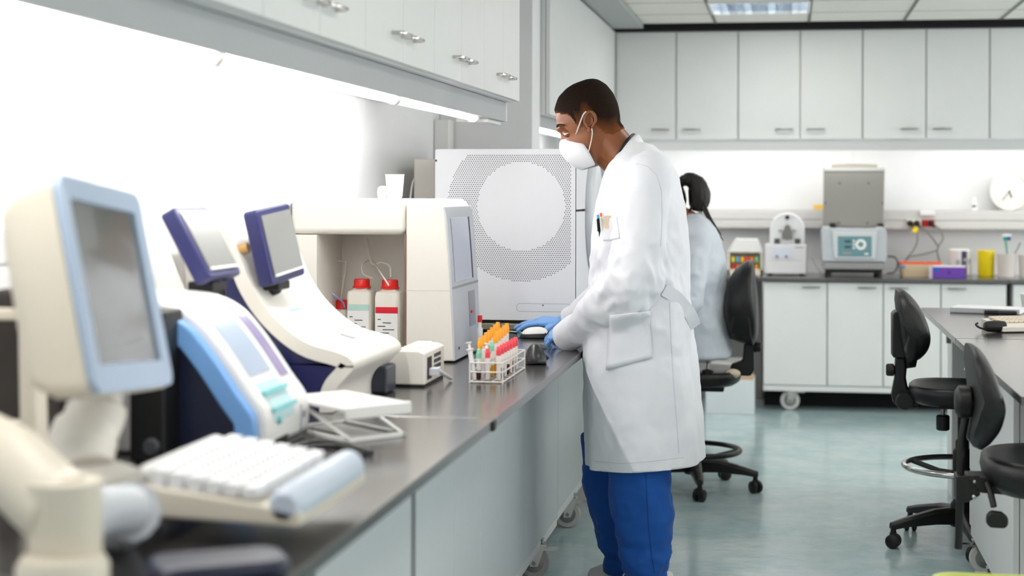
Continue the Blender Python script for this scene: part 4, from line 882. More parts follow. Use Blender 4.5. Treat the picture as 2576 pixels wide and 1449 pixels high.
# clock and jar on the duct
q = at(2539,477,Y=10.72); r_ = .124; q.z = 1.2735+r_+.002
t = thing('wall_clock', 'round white wall clock resting on the duct at the right', 'clock', (q.x, 10.74, 1.275))
b = BM(); lathe(b, [(r_*.9,10.72),(r_*.93,10.705),(r_,10.705),(r_,10.75),(0,10.75)], (q.x,0,q.z), 44, 'y'); mk('case', b, mat('clock_cream', (240,236,228), .4), t)
b = BM(); lathe(b, [(0,10.7165),(r_*.91,10.7165),(r_*.91,10.73)], (q.x,0,q.z), 44, 'y'); fc = mk('dial', b, mat('dial_white', (244,240,232), .5), t)
for k in range(1, 13):
    a = PI/2-k*PI/6
    text('numeral', str(k), .021, Matrix.Translation((q.x+.092*math.cos(a), 10.716, q.z+.092*math.sin(a))) @ Matrix.Rotation(PI/2,4,'X'), mat('numeral_tan', (196,186,170), .6), fc)
for nm, ang, L, w_ in (('hour_hand',-70,.045,.004),('minute_hand',-128,.075,.0025)):
    b = BM(); bx(b, -.008, L, -.0008, .0008, -w_, w_); b.transform(Matrix.Translation((q.x,10.712,q.z)) @ Matrix.Rotation(-math.radians(ang),4,'Y')); mk(nm, b, mat('hand_grey', (84,80,74), .5), t)
q = at(2449,516,Y=10.73)
t = thing('small_jar', 'small white jar with a black cap stripe on the duct left of the clock', 'jar', (q.x, 10.73, 1.2735))
b = BM(); lathe(b, [(0,0),(.022,0),(.022,.05),(.014,.06),(.014,.085),(0,.085)], (q.x,10.73,1.2735), 20); mk('jar_body', b, mat('jar_white', (242,242,242), .4), t)
b = BM(); bx(b, q.x-.012, q.x+.015, 10.706, 10.709, 1.2735+.022, 1.2735+.034); mk('label', b, DGREY, t)
b = BM(); bx(b, -.16, 3.0, 10.34, 10.36, .0, .118); mk('shade_board', b, BLACKGAP, loc=(1.4,10.35,0), label='black board added as the deep shade below the back bench cabinets', cat='shade_board')  # black colour stands in for the deep shade beneath the cabinets
# carton under the bench by the seated woman
q0, q1 = at(1775,1040,Z=0), at(1897,1042,Z=0); z1 = at(1836,955,Y=9.9).z
t = thing('carton', 'large white carton on the floor beneath the back bench', 'carton', ((q0.x+q1.x)/2, 10.05, 0))
b = BM(); bx(b, q0.x, q1.x, 9.9, 10.22, 0, z1); mk('carton_body', b, mat('carton_bluewhite', (222,228,230), .6), t, bevel=.003)
for s, nm in ((1,'flap'),(-1,'flap')):
    b = BM(); y = 9.905 if s > 0 else 10.21; prism(b, [(y,z1),(y+s*.10,z1+.03),(y+s*.10,z1+.034),(y,z1+.005)], q0.x+.005, q1.x-.005, 'x'); mk(nm, b, mat('carton_brown', (176,150,118), .7), t)
b = BM(); prism(b, [(9.93,z1),(10.19,z1),(10.15,z1+.12),(9.98,z1+.1)], q0.x+.02, q1.x-.03, 'x'); mk('packed_bag', b, mat('plastic_bag_grey', (176,176,172), .3), loc=((q0.x+q1.x)/2,10.05,z1), bevel=.03, seg=3, label='grey plastic bag of packing in the open white carton', cat='bag')
# ================================================================ RIGHT-HAND TABLES
XT = .615
worktop('pale glossy worktop of the right table, far one with the spiral notebook', XT, 2.0, 6.03, 7.59, 'worktops of the right tables', nub=[(XT+.014,6.026)])
worktop('pale glossy worktop of the right table, near one beside the front chair', XT, 2.0, 4.345, 6.022, 'worktops of the right tables')
def table_leg(lab, x0, x1, y0, y1, m=CAB):
    b = BM(); bx(b, x0, x1, y0, y1, 0, .825); mk('leg_panel', b, m, loc=((x0+x1)/2,(y0+y1)/2,0), bevel=.002, label=lab, cat='panel', group='end panels of the right tables')
table_leg('white end panel at the far end of the right tables', .735, 1.9, 7.36, 7.56)
b = BM(); bx(b, 1.0, 1.04, 6.2, 7.34, 0, .825); mk('back_panel', b, DGREY, loc=(1.02,6.8,0), label='dark panel in the knee space below the far right table', cat='panel')
b = BM(); bx(b, .735, 1.9, 6.06, 6.075, 0, .825); mk('dark_divider', b, mat('divider_dark', (58,60,62), .5), loc=(1.2,6.07,0), label='dark divider panel between the two right tables', cat='panel')
t = thing('drawer_unit', 'white drawer cabinet on castors below the near right table', 'cabinet', (1.0, 5.7, 0))
b = BM(); bx(b, .687, 1.25, 5.40, 6.03, .155, .80); mk('cabinet_body', b, CAB, t, smooth=False)
for z0, z1 in ((.16,.36),(.365,.565),(.57,.80)):
    b = BM(); bx(b, .667, .685, 5.402, 6.028, z0, z1); d = mk('drawer', b, CAB, t, bevel=.0015)
    b = BM(); bow(b, (.667,5.86,z1-.05), (0,1,0), (-1,0,0), .11); mk('handle', b, CHROME, d)
b = BM(); bx(b, .672, .72, 5.40, 6.03, .118, .152); mk('bottom_rail', b, CAB, t, bevel=.003)
for y in (5.5, 5.93): wheel(t, (.71, y, 0), .055, PI)
t = thing('base_cabinet', 'white cabinet with a plain door below the near right table, closest to the camera', 'cabinet', (1.0, 5.1, 0))
b = BM(); bx(b, .687, 1.25, 4.87, 5.395, .155, .80); mk('cabinet_body', b, CAB, t, smooth=False)
for y0, y1 in ((4.872,5.393),):
    b = BM(); bx(b, .667, .685, y0, y1, .158, .80); mk('door', b, CAB, t, bevel=.0015)
b = BM(); bx(b, .672, .72, 4.87, 5.395, .118, .152); mk('bottom_rail', b, CAB, t, bevel=.003)
for y in (4.97, 5.3): wheel(t, (.71, y, 0), .055, PI)
b = BM(); q = at(2372,842,Y=7.3); bx(b, .715, .738, 7.4, 7.43, .70, .745); mk('panel_hook', b, STEEL, loc=(.725,7.41,.70), bevel=.004, label='small metal hook on the white end panel of the right table', cat='hook')
# notebook + marker
c = at(2476,783,Z=ZT)
q0 = at(2390,787,Z=ZT); q1 = at(2565,793,Z=ZT)
M = basis((q0.x,q0.y,ZT), (q1.x-q0.x,q1.y-q0.y,0), (-(q1.y-q0.y),q1.x-q0.x,0)); L = (q1-q0).length
t = thing('notebook', 'thick white spiral notebook on the right table', 'notebook', M=M)
b = BM(); bx(b, 0, L, .004, .20, .002, .022); mk('pages', b, PAPER, t, world=False, bevel=.001)
b = BM(); bx(b, 0, L, .0, .204, 0, .002); mk('back_cover', b, mat('cover_navy', (36,44,66), .5), t, world=False)
b = BM(); bx(b, -.001, L+.001, .003, .203, .022, .0235); mk('front_cover', b, mat('cover_white', (240,241,246), .4), t, world=False)
b = BM()
for k in range(42):
    x = L*(k+.5)/42; loft(b, [[Vector((x+dx_, .004+(.012+rr)*math.cos(a), .012+(.012+rr)*math.sin(a))) for a in [2*PI*j/12 for j in range(12)]] for dx_, rr in ((-.001,0),(.001,0))], cap=False)
mk('spiral', b, mat('spiral_grey', (120,124,136), .3, metal=.6), t, world=False, kind='stuff')
q0, q1 = at(2474,790,Z=ZT), at(2556,792,Z=ZT); 
t = thing('marker_pen', 'black marker pen lying before the spiral notebook', 'pen', (q0.x, q0.y-.03, ZT), math.atan2((q1-q0).y,(q1-q0).x))
b = BM(); lathe(b, [(0,0),(.0095,0),(.0095,.055),(.011,.058),(.0095,.06)], (0,0,0.011), 16, 'x'); mk('cap', b, BLK, t, world=False)
b = BM(); lathe(b, [(.0085,.06),(.0085,.13),(.006,.14),(0,.141)], (0,0,0.011), 16, 'x'); mk('barrel', b, mat('pen_dark', (44,46,50), .4), t, world=False)
# right keyboard
qa = at(2492,838,Z=ZT); 
M = basis((qa.x,qa.y-.01,ZT), (.93,.36,0), (-.36,.93,0))
t = thing('keyboard', 'beige keyboard with black end cap on the right table', 'keyboard', M=M)
b = BM(); rings = []
for x in (.05,.06,.24,.25):
    rings.append([Vector((x, *p)) for p in [(0,.004),(0,.022),(.012,.034),(.03,.036),(.05,.03),(.17,.044),(.175,.03),(.17,.004)]])
loft(b, rings); mk('case', b, mat('keyboard_cream', (224,218,208), .3), t, world=False, bevel=.003)
b = BM(); loft(b, [[Vector((x, .016+yy*s, .0245+zz*s)) for yy, zz in [(.026*math.cos(a)+.012, .022*math.sin(a)) for a in [2*PI*k/18 for k in range(18)]]] for x, s in ((-.01,.75),(.0,.95),(.05,1.0),(.07,.9))]); mk('end_cap', b, BLK, t, world=False, sharp=60)
b = BM()
for r_ in range(4):
    for k in range(9): bx(b, .075+k*.0195, .0925+k*.0195, .06+r_*.026, .082+r_*.026, .034+r_*.003, .043+r_*.0035)
mk('keys', b, mat('key_beige', (226,214,196), .5), t, world=False, kind='stuff', bevel=.002)
b = BM(); tube(b, spline([(-.005,.03,.012),(-.03,.035,.02),(-.04,.045,.03),(-.03,.05,.036)],6), .004, 8); mk('cable_stub', b, BLK, t, world=False)
q = at(2585,756,Z=ZT); q = Vector((1.07,6.95,ZT))
t = thing('white_cup', 'white cup rim just entering at the right edge above the table', 'cup', (at(2592,775,Y=7.46).x, 7.46, ZT)); q = MW[t].translation
b = BM(); lathe(b, [(0,0),(.03,0),(.034,.004),(.045,.075),(.05,.08),(.043,.077),(.032,.006),(0,.006)], q, 26); mk('cup_body', b, WPL, t)
# lime bin at the lower right
q = at(2475,1442,Y=3.86)
t = thing('waste_bin', 'lime yellow bin rim at the bottom right corner', 'bin', (q.x, 3.75, 0))
b = BM(); loft(b, [[Vector((px_, py_, z)) for px_, py_ in rrect(2*a, 1.5*a, .06, 6, q.x+.02, 3.75)] for a, z in ((.105,.0),(.14,q.z-.006),(.146,q.z),(.138,q.z),(.13,q.z-.02),(.1,.01))]); mk('bin_body', b, mat('bin_lime', (206,214,120), .5), t)
# ================================================================ CHAIRS
def chair_base(t, c, a0, hub=.10, ring=(.225,.235), ringm=None, zr=.36, col=True):
    c = Vector(c)
    for k in range(5):
        a = a0+2*PI*k/5; d = Vector((math.cos(a), math.sin(a), 0)); n = Vector((-d.y, d.x, 0))
        b = BM(); rings = []
        for s, w_, z0, z1 in ((.02,.032,.085,.15),(.12,.026,.088,.145),(.24,.021,.082,.118),(.285,.018,.075,.105),(.305,.012,.075,.10)):
            p = c+d*s; rings.append([p+n*w_+Vector((0,0,z0)), p+n*w_*1.02+Vector((0,0,z1-.01)), p+n*w_*.5+Vector((0,0,z1)), p-n*w_*.5+Vector((0,0,z1)), p-n*w_*1.02+Vector((0,0,z1-.01)), p-n*w_+Vector((0,0,z0))])
        loft(b, rings); f = mk('base_arm', b, BLK, t, bevel=.004)
        b = BM(); q = c+d*.292; aa = a+.9; ax = Vector((math.cos(aa), math.sin(aa), 0))
        for s in (-1, 1):
            p0 = q+ax*(.006*s)+Vector((0,0,.028)); tube(b, [p0, p0+ax*(.003*s), p0+ax*(.015*s), p0+ax*(.02*s)], [.024,.028,.028,.02], 18)
        cyl(b, q+Vector((0,0,.045)), q+Vector((0,0,.085)), .011); bx(b, q.x-.014, q.x+.014, q.y-.014, q.y+.014, .03, .06); mk('caster', b, BLK, f)
    b = BM(); lathe(b, [(0,.075),(.045,.075),(.05,.09),(.045,.16),(.032,.18),(0,.18)], c, 24); mk('hub', b, BLK, t)
    b = BM(); lathe(b, [(.026,.17),(.026,zr+.10),(.018,zr+.11),(.018,.56),(0,.56)], c, 18); mk('gas_column', b, BLK, t)
    b = BM(); R = ring[0]; tube(b, [c+Vector((R*math.cos(2*PI*k/48), R*math.sin(2*PI*k/48), zr)) for k in range(49)], .012, 10, cap=False); mk('foot_ring', b, ringm or BLK, t)
    for k in range(3):
        a = a0+.3+2*PI*k/3; d = Vector((math.cos(a), math.sin(a), 0)); b = BM(); tube(b, [c+d*.02+Vector((0,0,zr-.03)), c+d*.1+Vector((0,0,zr-.03)), c+d*R+Vector((0,0,zr-.002))], .011, 8); mk('ring_spoke', b, BLK, t)
    b = BM(); lathe(b, [(0,zr-.05),(.036,zr-.05),(.036,zr+.06),(.03,zr+.07),(0,zr+.07)], c, 20); mk('ring_clamp', b, BLK, t)
def seat_mesh(c, d, w, L, z, th=.06, dish=.012):
    """c centre of seat, d facing direction"""
    c = Vector(c); d = Vector(d).normalized(); n = Vector((-d.y, d.x, 0)); b = BM(); N = 32
    def ring(f, zz, rz=0): 
        o = []
        for k in range(N):
            a = 2*PI*k/N; x = math.copysign(abs(math.cos(a))**.75, math.cos(a))*L/2*f; y = math.copysign(abs(math.sin(a))**.7, math.sin(a))*w/2*f*(1-.10*(x/(L/2)))
            o.append(c+d*x+n*y+Vector((0,0,zz+rz*(x/(L/2))**2)))
        return o
    loft(b, [ring(.55,z-th), ring(.86,z-th), ring(.97,z-th*.75), ring(1,z-th*.4), ring(.985,z-.008), ring(.93,z+.002), ring(.8,z-.004), ring(.5,z-dish), ring(.15,z-dish)])
    return b
def back_mesh(c, d, w, h, th, tilt=0., n=32, taper=.0, bulge=.03):
    """padded backrest: c its centre, d facing direction"""
    c = Vector(c); d = Vector(d).normalized(); s = Vector((-d.y, d.x, 0)); up = Vector((0,0,1)); up = (up*math.cos(tilt)-d*math.sin(tilt)); fw = d*math.cos(tilt)+Vector((0,0,1))*math.sin(tilt)
    b = BM()
    def ring(f, off, curve=0):
        o = []
        for k in range(n):
            a = 2*PI*k/n; x = math.copysign(abs(math.cos(a))**.65, math.cos(a))*w/2*f; y = math.copysign(abs(math.sin(a))**.65, math.sin(a))*h/2*f
            x *= 1-taper*(y/(h/2)); o.append(c+s*x+up*y+fw*(off+curve*(x/(w/2))**2-bulge*.8*((y/(h/2))**2)))
        return o
    loft(b, [ring(.25,-th/2), ring(.85,-th/2), ring(.97,-th*.3), ring(1,0,.01), ring(.97,th*.3,.012), ring(.85,th/2,.012), ring(.3,th/2)])
    return b
# ---- chair at the far right table (faces +X)
c = Vector((.679,6.395,0))
t = thing('lab_chair', 'black swivel lab chair at the far right table, ribbed adjuster behind its backrest', 'chair', c)
chair_base(t, c, math.atan2(6.622-6.395, .496-.679), ringm=CHROME, zr=.31)
mk('seat', seat_mesh((c.x-.0,c.y,0), (1,-.05,0), .42, .42, .635, .07), BLKS, t, sharp=60)
bc = at(2287,830,Y=6.40)
PB = lambda u, v, y=6.40: at(u, v, Y=y)
def side_prism(name, pts, y0, y1, m, t, bev=.012, seg=3, Y=6.40):
    b = BM(); prism(b, [(PB(u,v,Y).x, PB(u,v,Y).z) for u, v in pts], y0, y1); return mk(name, b, m, t, bevel=bev, seg=seg, sharp=60)
# backrest: outline of its side, crowned across its width
def crown(name, pts, yc, w, m, t, Y=6.40, e=.6):
    P = [Vector((PB(u,v,Y).x, 0, PB(u,v,Y).z)) for u, v in pts]; cen = sum(P, Vector())/len(P); b = BM(); rings = []
    for k in range(13):
        s = -1+2*k/12; f = max(.0, 1-abs(s)**2.6)**.5; f = .25+.75*f
        rings.append([Vector((cen.x+(p.x-cen.x)*(.55+.45*f)-.02*abs(s)**2*0, yc+w/2*s, cen.z+(p.z-cen.z)*f)) for p in P])
    loft(b, rings); return mk(name, b, m, t, sharp=70)
S = lambda L: [(p.x, p.y) for p in spline([(a, b_, 0) for a, b_ in L], 4)]
crown('backrest', S([(2254,728),(2268,727),(2285,738),(2305,760),(2322,790),(2334,825),(2337,855),(2330,880),(2315,898),(2303,905)])+[(2300,922),(2280,925),(2276,905),(2268,880)]+S([(2268,880),(2262,840),(2256,790),(2252,750)]), 6.40, .36, BLKS, t)
side_prism('back_shell', [(2243,790),(2248,782),(2262,779),(2274,790),(2280,830),(2280,890),(2274,898),(2243,896)], 6.34, 6.46, BLK, t, .015)
side_prism('back_bracket', [(2252,896),(2278,896),(2280,925),(2278,948),(2283,975),(2295,985),(2310,985),(2318,1000),(2315,1024),(2262,1026),(2246,1010),(2242,990),(2250,950)], 6.365, 6.435, BLK, t, .012)
b = BM(); q0, q1 = PB(2229,930), PB(2250,930); lathe(b, [(0,q0.x),(.021,q0.x),(.025,q0.x+.006),(.025,q1.x-.004),(.016,q1.x),(.016,q1.x+.02)], (0,6.40,q0.z), 20, 'x'); mk('adjust_knob', b, BLK, t)
b = BM(); q = PB(2275,1008,6.35); lathe(b, [(0,6.325),(.032,6.325),(.036,6.335),(.036,6.365)], (q.x,0,q.z), 20, 'y'); mk('tilt_knob', b, BLK, t)
b = BM(); q0, q1 = PB(2310,1004), PB(2400,1008); bx(b, q0.x, q1.x+.05, 6.38, 6.42, q0.z-.016, q0.z+.012); bx(b, c.x-.1, c.x+.1, c.y-.08, c.y+.08, .545, .572); mk('seat_plate', b, BLK, t, bevel=.004)
b = BM(); q0 = PB(2372,1018,6.33); cyl(b, (q0.x,6.33,q0.z), (q0.x,6.33,q0.z-.04), .008); mk('lever_stem', b, STEEL, t)
b = BM(); lathe(b, [(0,-.10),(.022,-.10),(.026,-.095),(.026,-.045),(.02,-.04),(0,-.04)], (q0.x,6.33,q0.z), 18); mk('lever_knob', b, BLK, t)
# ---- front chair at the near right table
c = Vector((.80,4.59,0))
t = thing('lab_chair', 'black swivel lab chair nearest the camera at the right edge', 'chair', c)
chair_base(t, c, .3, ringm=CHROME, zr=.22)
PB = lambda u, v, y=4.550: at(u, v, Y=y)
crown('backrest', S([(2436,866),(2450,868),(2470,885),(2492,925),(2508,975),(2517,1020),(2512,1060),(2500,1090),(2480,1115)])+[(2462,1128),(2445,1120),(2432,1100),(2440,1060),(2446,1000),(2440,940),(2434,890)], 4.560, .38, BLKS, t, 4.550)
mk('seat', seat_mesh((.80,4.59,0), (1,0,0), .44, .52, .655, .095, .02), BLKS, t, sharp=60)
b = BM(); q0 = PB(2430,1010,4.540); lathe(b, [(0,q0.x-.03),(.03,q0.x-.03),(.045,q0.x-.02),(.045,q0.x+.012),(.03,q0.x+.02)], (0,4.540,q0.z), 22, 'x'); lathe(b, [(0,4.500),(.02,4.500),(.024,4.540)], (q0.x,0,q0.z), 16, 'y'); mk('back_knob', b, BLK, t, bevel=.004)
b = BM(); tube(b, spline([PB(2430,1050), PB(2424,1080), PB(2418,1120), PB(2416,1200), PB(2414,1290), PB(2411,1380)],6), .011, 10); mk('back_rod', b, BLK, t)
side_prism('rod_clamp', [(2402,1192),(2430,1190),(2462,1192),(2462,1240),(2430,1258),(2402,1255)], 4.510, 4.590, BLK, t, .004, 2, 4.550)
side_prism('seat_plate', [(2430,1195),(2600,1195),(2600,1232),(2560,1240),(2462,1232)], 4.500, 4.620, BLK, t, .004, 2, 4.550)
for u, v in ((2451,1211),(2450,1249)):
    b = BM(); ball(b, PB(u,v,4.505), .0065); mk('bolt', b, CHROME, t)
b = BM(); tube(b, spline([PB(2483,1215,4.490), PB(2492,1240,4.470), PB(2500,1275,4.450)],5), .009, 10); mk('lever_stem', b, BLK, t)
side_prism('lever_paddle', [(2482,1296),(2492,1284),(2520,1288),(2535,1300),(2536,1318),(2528,1328),(2490,1326),(2480,1315)], 4.435, 4.465, BLK, t, .008, 3, 4.450)
# ---- the seated woman's chair
c = Vector((-.441,7.381,0))
t = thing('lab_chair', 'black swivel lab chair with tall backrest under the seated woman', 'chair', c)
chair_base(t, c, math.atan2(7.334-7.381, -.153+.441), zr=.185, ring=(.215,))
PB = lambda u, v, y=7.40: at(u, v, Y=y)
WSZ = at(0,893,Y=7.4).z
mk('seat', seat_mesh((-.44,7.39,0), (-1,0,0), .44, .44, WSZ, .065), BLKS, t, sharp=60)
crown('backrest', S([(1880,656),(1893,657),(1900,690),(1906,750),(1908,810),(1905,850),(1896,868)])+S([(1896,868),(1860,860),(1838,850)])+S([(1838,850),(1824,800),(1823,760),(1832,710),(1848,680),(1868,661)]), 7.40, .40, BLKS, t, 7.4)
side_prism('back_bracket', [(1872,862),(1897,860),(1898,930),(1888,945),(1850,943),(1836,930),(1840,915),(1868,905)], 7.37, 7.43, BLK, t, .01, 3, 7.4)
b = BM(); q0, q1 = PB(1895,873), PB(1916,873); lathe(b, [(.012,q0.x-.01),(.02,q0.x),(.024,q0.x+.006),(.024,q1.x-.004),(.0,q1.x)], (0,7.4,q0.z), 18, 'x'); mk('adjust_knob', b, BLK, t)
b = BM(); bx(b, -.55, -.30, 7.33, 7.45, WSZ-.10, WSZ-.066); mk('seat_plate', b, BLK, t, bevel=.004)
b = BM(); q = PB(1780,930,7.2); cyl(b, (q.x,7.25,q.z+.06), (q.x,7.2,q.z), .006); mk('lever_stem', b, STEEL, t)
b = BM(); lathe(b, [(0,-.06),(.022,-.06),(.025,-.055),(.025,-.005),(.018,0),(0,0)], (q.x,7.2,q.z), 16); mk('lever_knob', b, BLK, t)
b = BM(); q = PB(1835,895,7.2); ball(b, Vector((-.255,7.26,WSZ-.005)), .035, .03, .022); mk('seat_end_tab', b, mat('tab_cream', (222,206,184), .5), t)
# ================================================================ PEOPLE
from mathutils import noise
def fuse(bm, voxel, smooth=4):
    """merge overlapping closed shells into one continuous skin"""
    bmesh.ops.recalc_face_normals(bm, faces=bm.faces)
    me = bpy.data.meshes.new('tmp'); bm.to_mesh(me); bm.free()
    o = bpy.data.objects.new('tmp', me); C.objects.link(o)
    r = o.modifiers.new('r', 'REMESH'); r.mode = 'VOXEL'; r.voxel_size = voxel; r.adaptivity = 0
    if smooth:
        s = o.modifiers.new('s', 'SMOOTH'); s.factor = .5; s.iterations = smooth
    dg = bpy.context.evaluated_depsgraph_get(); dg.update(); m2 = bpy.data.meshes.new_from_object(o.evaluated_get(dg))
    bpy.data.objects.remove(o); bpy.data.meshes.remove(me)
    b = BM(); b.from_mesh(m2); bpy.data.meshes.remove(m2); b.normal_update(); return b
def ell(c, ax, bx_, ra, rb, n=28, p=1.):
    return [c+ax*(math.copysign(abs(math.cos(2*PI*k/n))**p, math.cos(2*PI*k/n))*ra)+bx_*(math.copysign(abs(math.sin(2*PI*k/n))**p, math.sin(2*PI*k/n))*rb) for k in range(n)]
def sections(bm, secs, Yc, p=.85, n=32, tilt=0.):
    """horizontal slices: (v, u_front, u_back, half depth) measured on the plane Y=Yc"""
    rings = []
    for s in secs:
        v, uf, ub, hw = s[:4]; yc = s[4] if len(s) > 4 else Yc
        a, c = at(uf, v, Y=yc), at(ub, v, Y=yc); m = (a+c)/2
        rings.append(ell(m, Vector((1,tilt,0)), Vector((-tilt,1,0)), abs(c.x-a.x)/2, hw, n, p))
    loft(bm, rings)
def limb(bm, pts, n=16, k=6, fold=None):
    """(u,v,Y,r) way points -> smooth tapering tube"""
    P = [at(a, b_, Y=c) for a, b_, c, r in pts]; S_ = spline(P, k); R = []
    for i in range(len(pts)-1):
        for j in range(k): R.append(pts[i][3]+(pts[i+1][3]-pts[i][3])*j/k)
    R.append(pts[-1][3])
    tube(bm, S_, R, n)
def creases(bm, amp, sc, seed, stretch=(1,1,1), mask=None):
    for v in bm.verts:
        q = Vector((v.co.x*stretch[0], v.co.y*stretch[1], v.co.z*stretch[2]))*sc+Vector((seed,seed*.7,seed*.3))
        a = noise.noise(q); r_ = 1-abs(noise.noise(q*1.7+Vector((9,3,1))))*2.2
        v.co += v.normal*(amp*(a*.9+r_*.35)*(mask(v.co) if mask else 1.))
SKIN = mat('skin_brown', (128,74,39), .42, var=.08, scale=40, bump=(260,.06), sss=.08)
COAT = mat('coat_cotton_white', (231,232,239), .75, sheen=.25, var=.015, scale=50, bump=(900,.08,.002))
COAT2 = mat('coat_cotton_cool', (214,222,232), .75, sheen=.25, var=.015, scale=50, bump=(900,.08,.002))
SCRUB = mat('scrub_blue', (3,78,162), .75, sheen=.05, var=.05, scale=30, bump=(900,.1,.002))
GLOVE = mat('nitrile_blue', (120,166,226), .38, var=.05, scale=60, bump=(180,.12))
SEAM = mat('coat_seam', (208,210,217), .8)
# ---------------------------------------------------------------- hand
def hand(bm, wrist, fwd, up, curl, thumb=(.5,.3), s=1., right=False, spread=.10):
    """wrist point, direction to the knuckles, back-of-hand normal"""
    f = Vector(fwd).normalized(); u = Vector(up); u = (u-f*u.dot(f)).normalized(); side = f.cross(u)*(-1 if right else 1)  # side: towards the thumb
    w = Vector(wrist)
    rings = []
    for d, hw, th in ((-.03,.027,.020),(0,.029,.019),(.025,.036,.018),(.06,.042,.016),(.085,.043,.014),(.095,.040,.010)):
        rings.append(ell(w+f*d*s, side, u, hw*s, th*s, 18, .8))
    loft(bm, rings)
    L = [(.040,.026,.021),(.045,.029,.022),(.042,.027,.021),(.033,.021,.019)]
    for k in range(4):
        base = w+f*(.086-.004*abs(k-1))*s+side*(.031-.0205*k)*s; ang = 0.; d0 = (f+side*(spread*(1.2-k))).normalized(); P = [base-d0*.015*s]
        R = [.0092*s]; p = base; P.append(p.copy()); R.append(.0092*s)
        for j in range(3):
            ang += curl[k][j] if isinstance(curl[k], (tuple, list)) else curl[k]
            d = d0*math.cos(ang)-u*math.sin(ang); p = p+d*L[k][j]*s
            P.append(p.copy()); R.append((.0088,.0080,.0062)[j]*s)
        tube(bm, spline(P, 3), [R[min(i//3, len(R)-1)] for i in range(3*(len(P)-1)+1)], 12)
        ball(bm, P[-1], .0064*s)
    p = w+f*.02*s+side*.026*s; a, c = thumb
    d = (f*math.cos(a)+side*math.sin(a)-u*c).normalized(); P = [p-d*.01*s, p, p+d*.042*s]; d2 = (f*math.cos(a*.45)+side*math.sin(a*.45)-u*c).normalized(); P += [P[-1]+d2*.032*s, P[-1]+d2*.032*s+d2*.024*s]
    tube(bm, spline(P, 3), [.014*s]*4+[.0125*s]*3+[.0105*s]*3+[.009*s]*2+[.0068*s], 12); ball(bm, P[-1], .0068*s)
# ================================================================ the standing man
YM = 5.35
man = thing('person', 'standing person in a white lab coat, blue trousers, face mask and gloves', 'person', (at(1600,1480,Y=YM).x, YM, 0))
K = .735  # px per mm on the plane YM
hc, up_, fw_ = (1475,310), (-.26,.966), (-.966,-.26)   # head frame in the picture plane
HC = at(1475, 310, Y=YM); UPV = Vector((-.26,0,.966)).normalized(); FWV = Vector((-.966,0,-.26)).normalized(); SDV = Vector((0,-1,0))
FWV = (FWV+SDV*.06).normalized(); SDV = (SDV-FWV*SDV.dot(FWV)).normalized()
def hp(f, u, s=0.): return HC+FWV*(f/735)+UPV*(u/735)+SDV*(s/735)
HS = [(104,-22,-34,8),(101,8,-48,24),(95,26,-58,36),(80,50,-72,49),(55,67,-83,59),(28,72,-87,62),(6,72,-86,62),(-8,70,-84,60),(-22,66,-80,57),(-40,69,-72,56),(-60,69,-58,52),(-78,64,-42,46),(-94,52,-24,36),(-104,38,-8,22)]
def head_rings():
    out = []
    H2 = [Vector(h) for h in [(a,b_,c) for a,b_,c,_ in HS]]
    for i in range(len(HS)-1):
        for j in range(4):
            t_ = j/4; out.append([HS[i][q]+(HS[i+1][q]-HS[i][q])*t_ for q in range(4)])
    out.append(list(HS[-1])); return out
def head_ring(u, ff, fb, w_, n=40):
    c = (ff+fb)/2; r_ = []
    for k in range(n):
        a = 2*PI*k/n; x = math.cos(a); y = math.sin(a)
        # narrower in front than behind
        wf = w_*(1-.16*max(0,x)); px_ = abs(y)**.9*(1 if y > 0 else -1)
        r_.append(hp(c+(ff-fb)/2*x, u, wf*px_))
    return r_
b = BM(); loft(b, [head_ring(*h) for h in head_rings()])
# nose, brow ridge, chin, neck
loft(b, [ell(hp(62,-10), FWV, SDV, .010, .010, 12), ell(hp(67,-26), FWV, SDV, .013, .012, 12), ell(hp(70,-46), FWV, SDV, .014, .017, 12), ell(hp(64,-57), FWV, SDV, .012, .016, 12)])
tube(b, [hp(62,4,-40), hp(72,3,-22), hp(73,1,0), hp(72,3,22), hp(62,4,40)], .0075, 10)
limb(b, [(1512,318,YM,.058),(1530,345,YM,.062),(1552,376,YM,.066),(1580,410,YM,.074),(1600,450,YM,.09)], 20)
limb(b, [(1505,350,YM,.045),(1528,385,YM,.052),(1556,415,YM,.05)], 16)
# torso, arms and legs under the clothes
sections(b, [(395,1570,1650,.10),(420,1556,1675,.16),(470,1530,1700,.19),(560,1520,1710,.18),(700,1520,1715,.165),(800,1515,1715,.165),(900,1510,1715,.17),(960,1520,1700,.16)], YM)
limb(b, [(1628,430,5.17,.05),(1612,560,5.15,.048),(1588,715,5.13,.042),(1520,775,5.2,.038),(1440,838,5.34,.028)], 14)
limb(b, [(1606,430,5.55,.05),(1580,560,5.6,.048),(1560,712,5.64,.042),(1490,765,5.74,.038),(1425,811,5.85,.026)], 14)
limb(b, [(1612,930,5.24,.085),(1612,1150,5.22,.075),(1618,1260,5.22,.062),(1622,1400,5.22,.05),(1625,1462,5.22,.042)], 16)
limb(b, [(1580,930,5.46,.085),(1560,1150,5.49,.075),(1562,1260,5.5,.062),(1578,1370,5.51,.05),(1585,1425,5.51,.042)], 16)
# eye sockets pressed in
b = fuse(b, .0055, 5)
for v in b.verts:
    for sd in (1, -1):
        d = (v.co-hp(62,-13,30*sd)).length
        if d < .024: v.co -= FWV*(.005*(1-d/.024))
body = mk('body', b, SKIN, man)
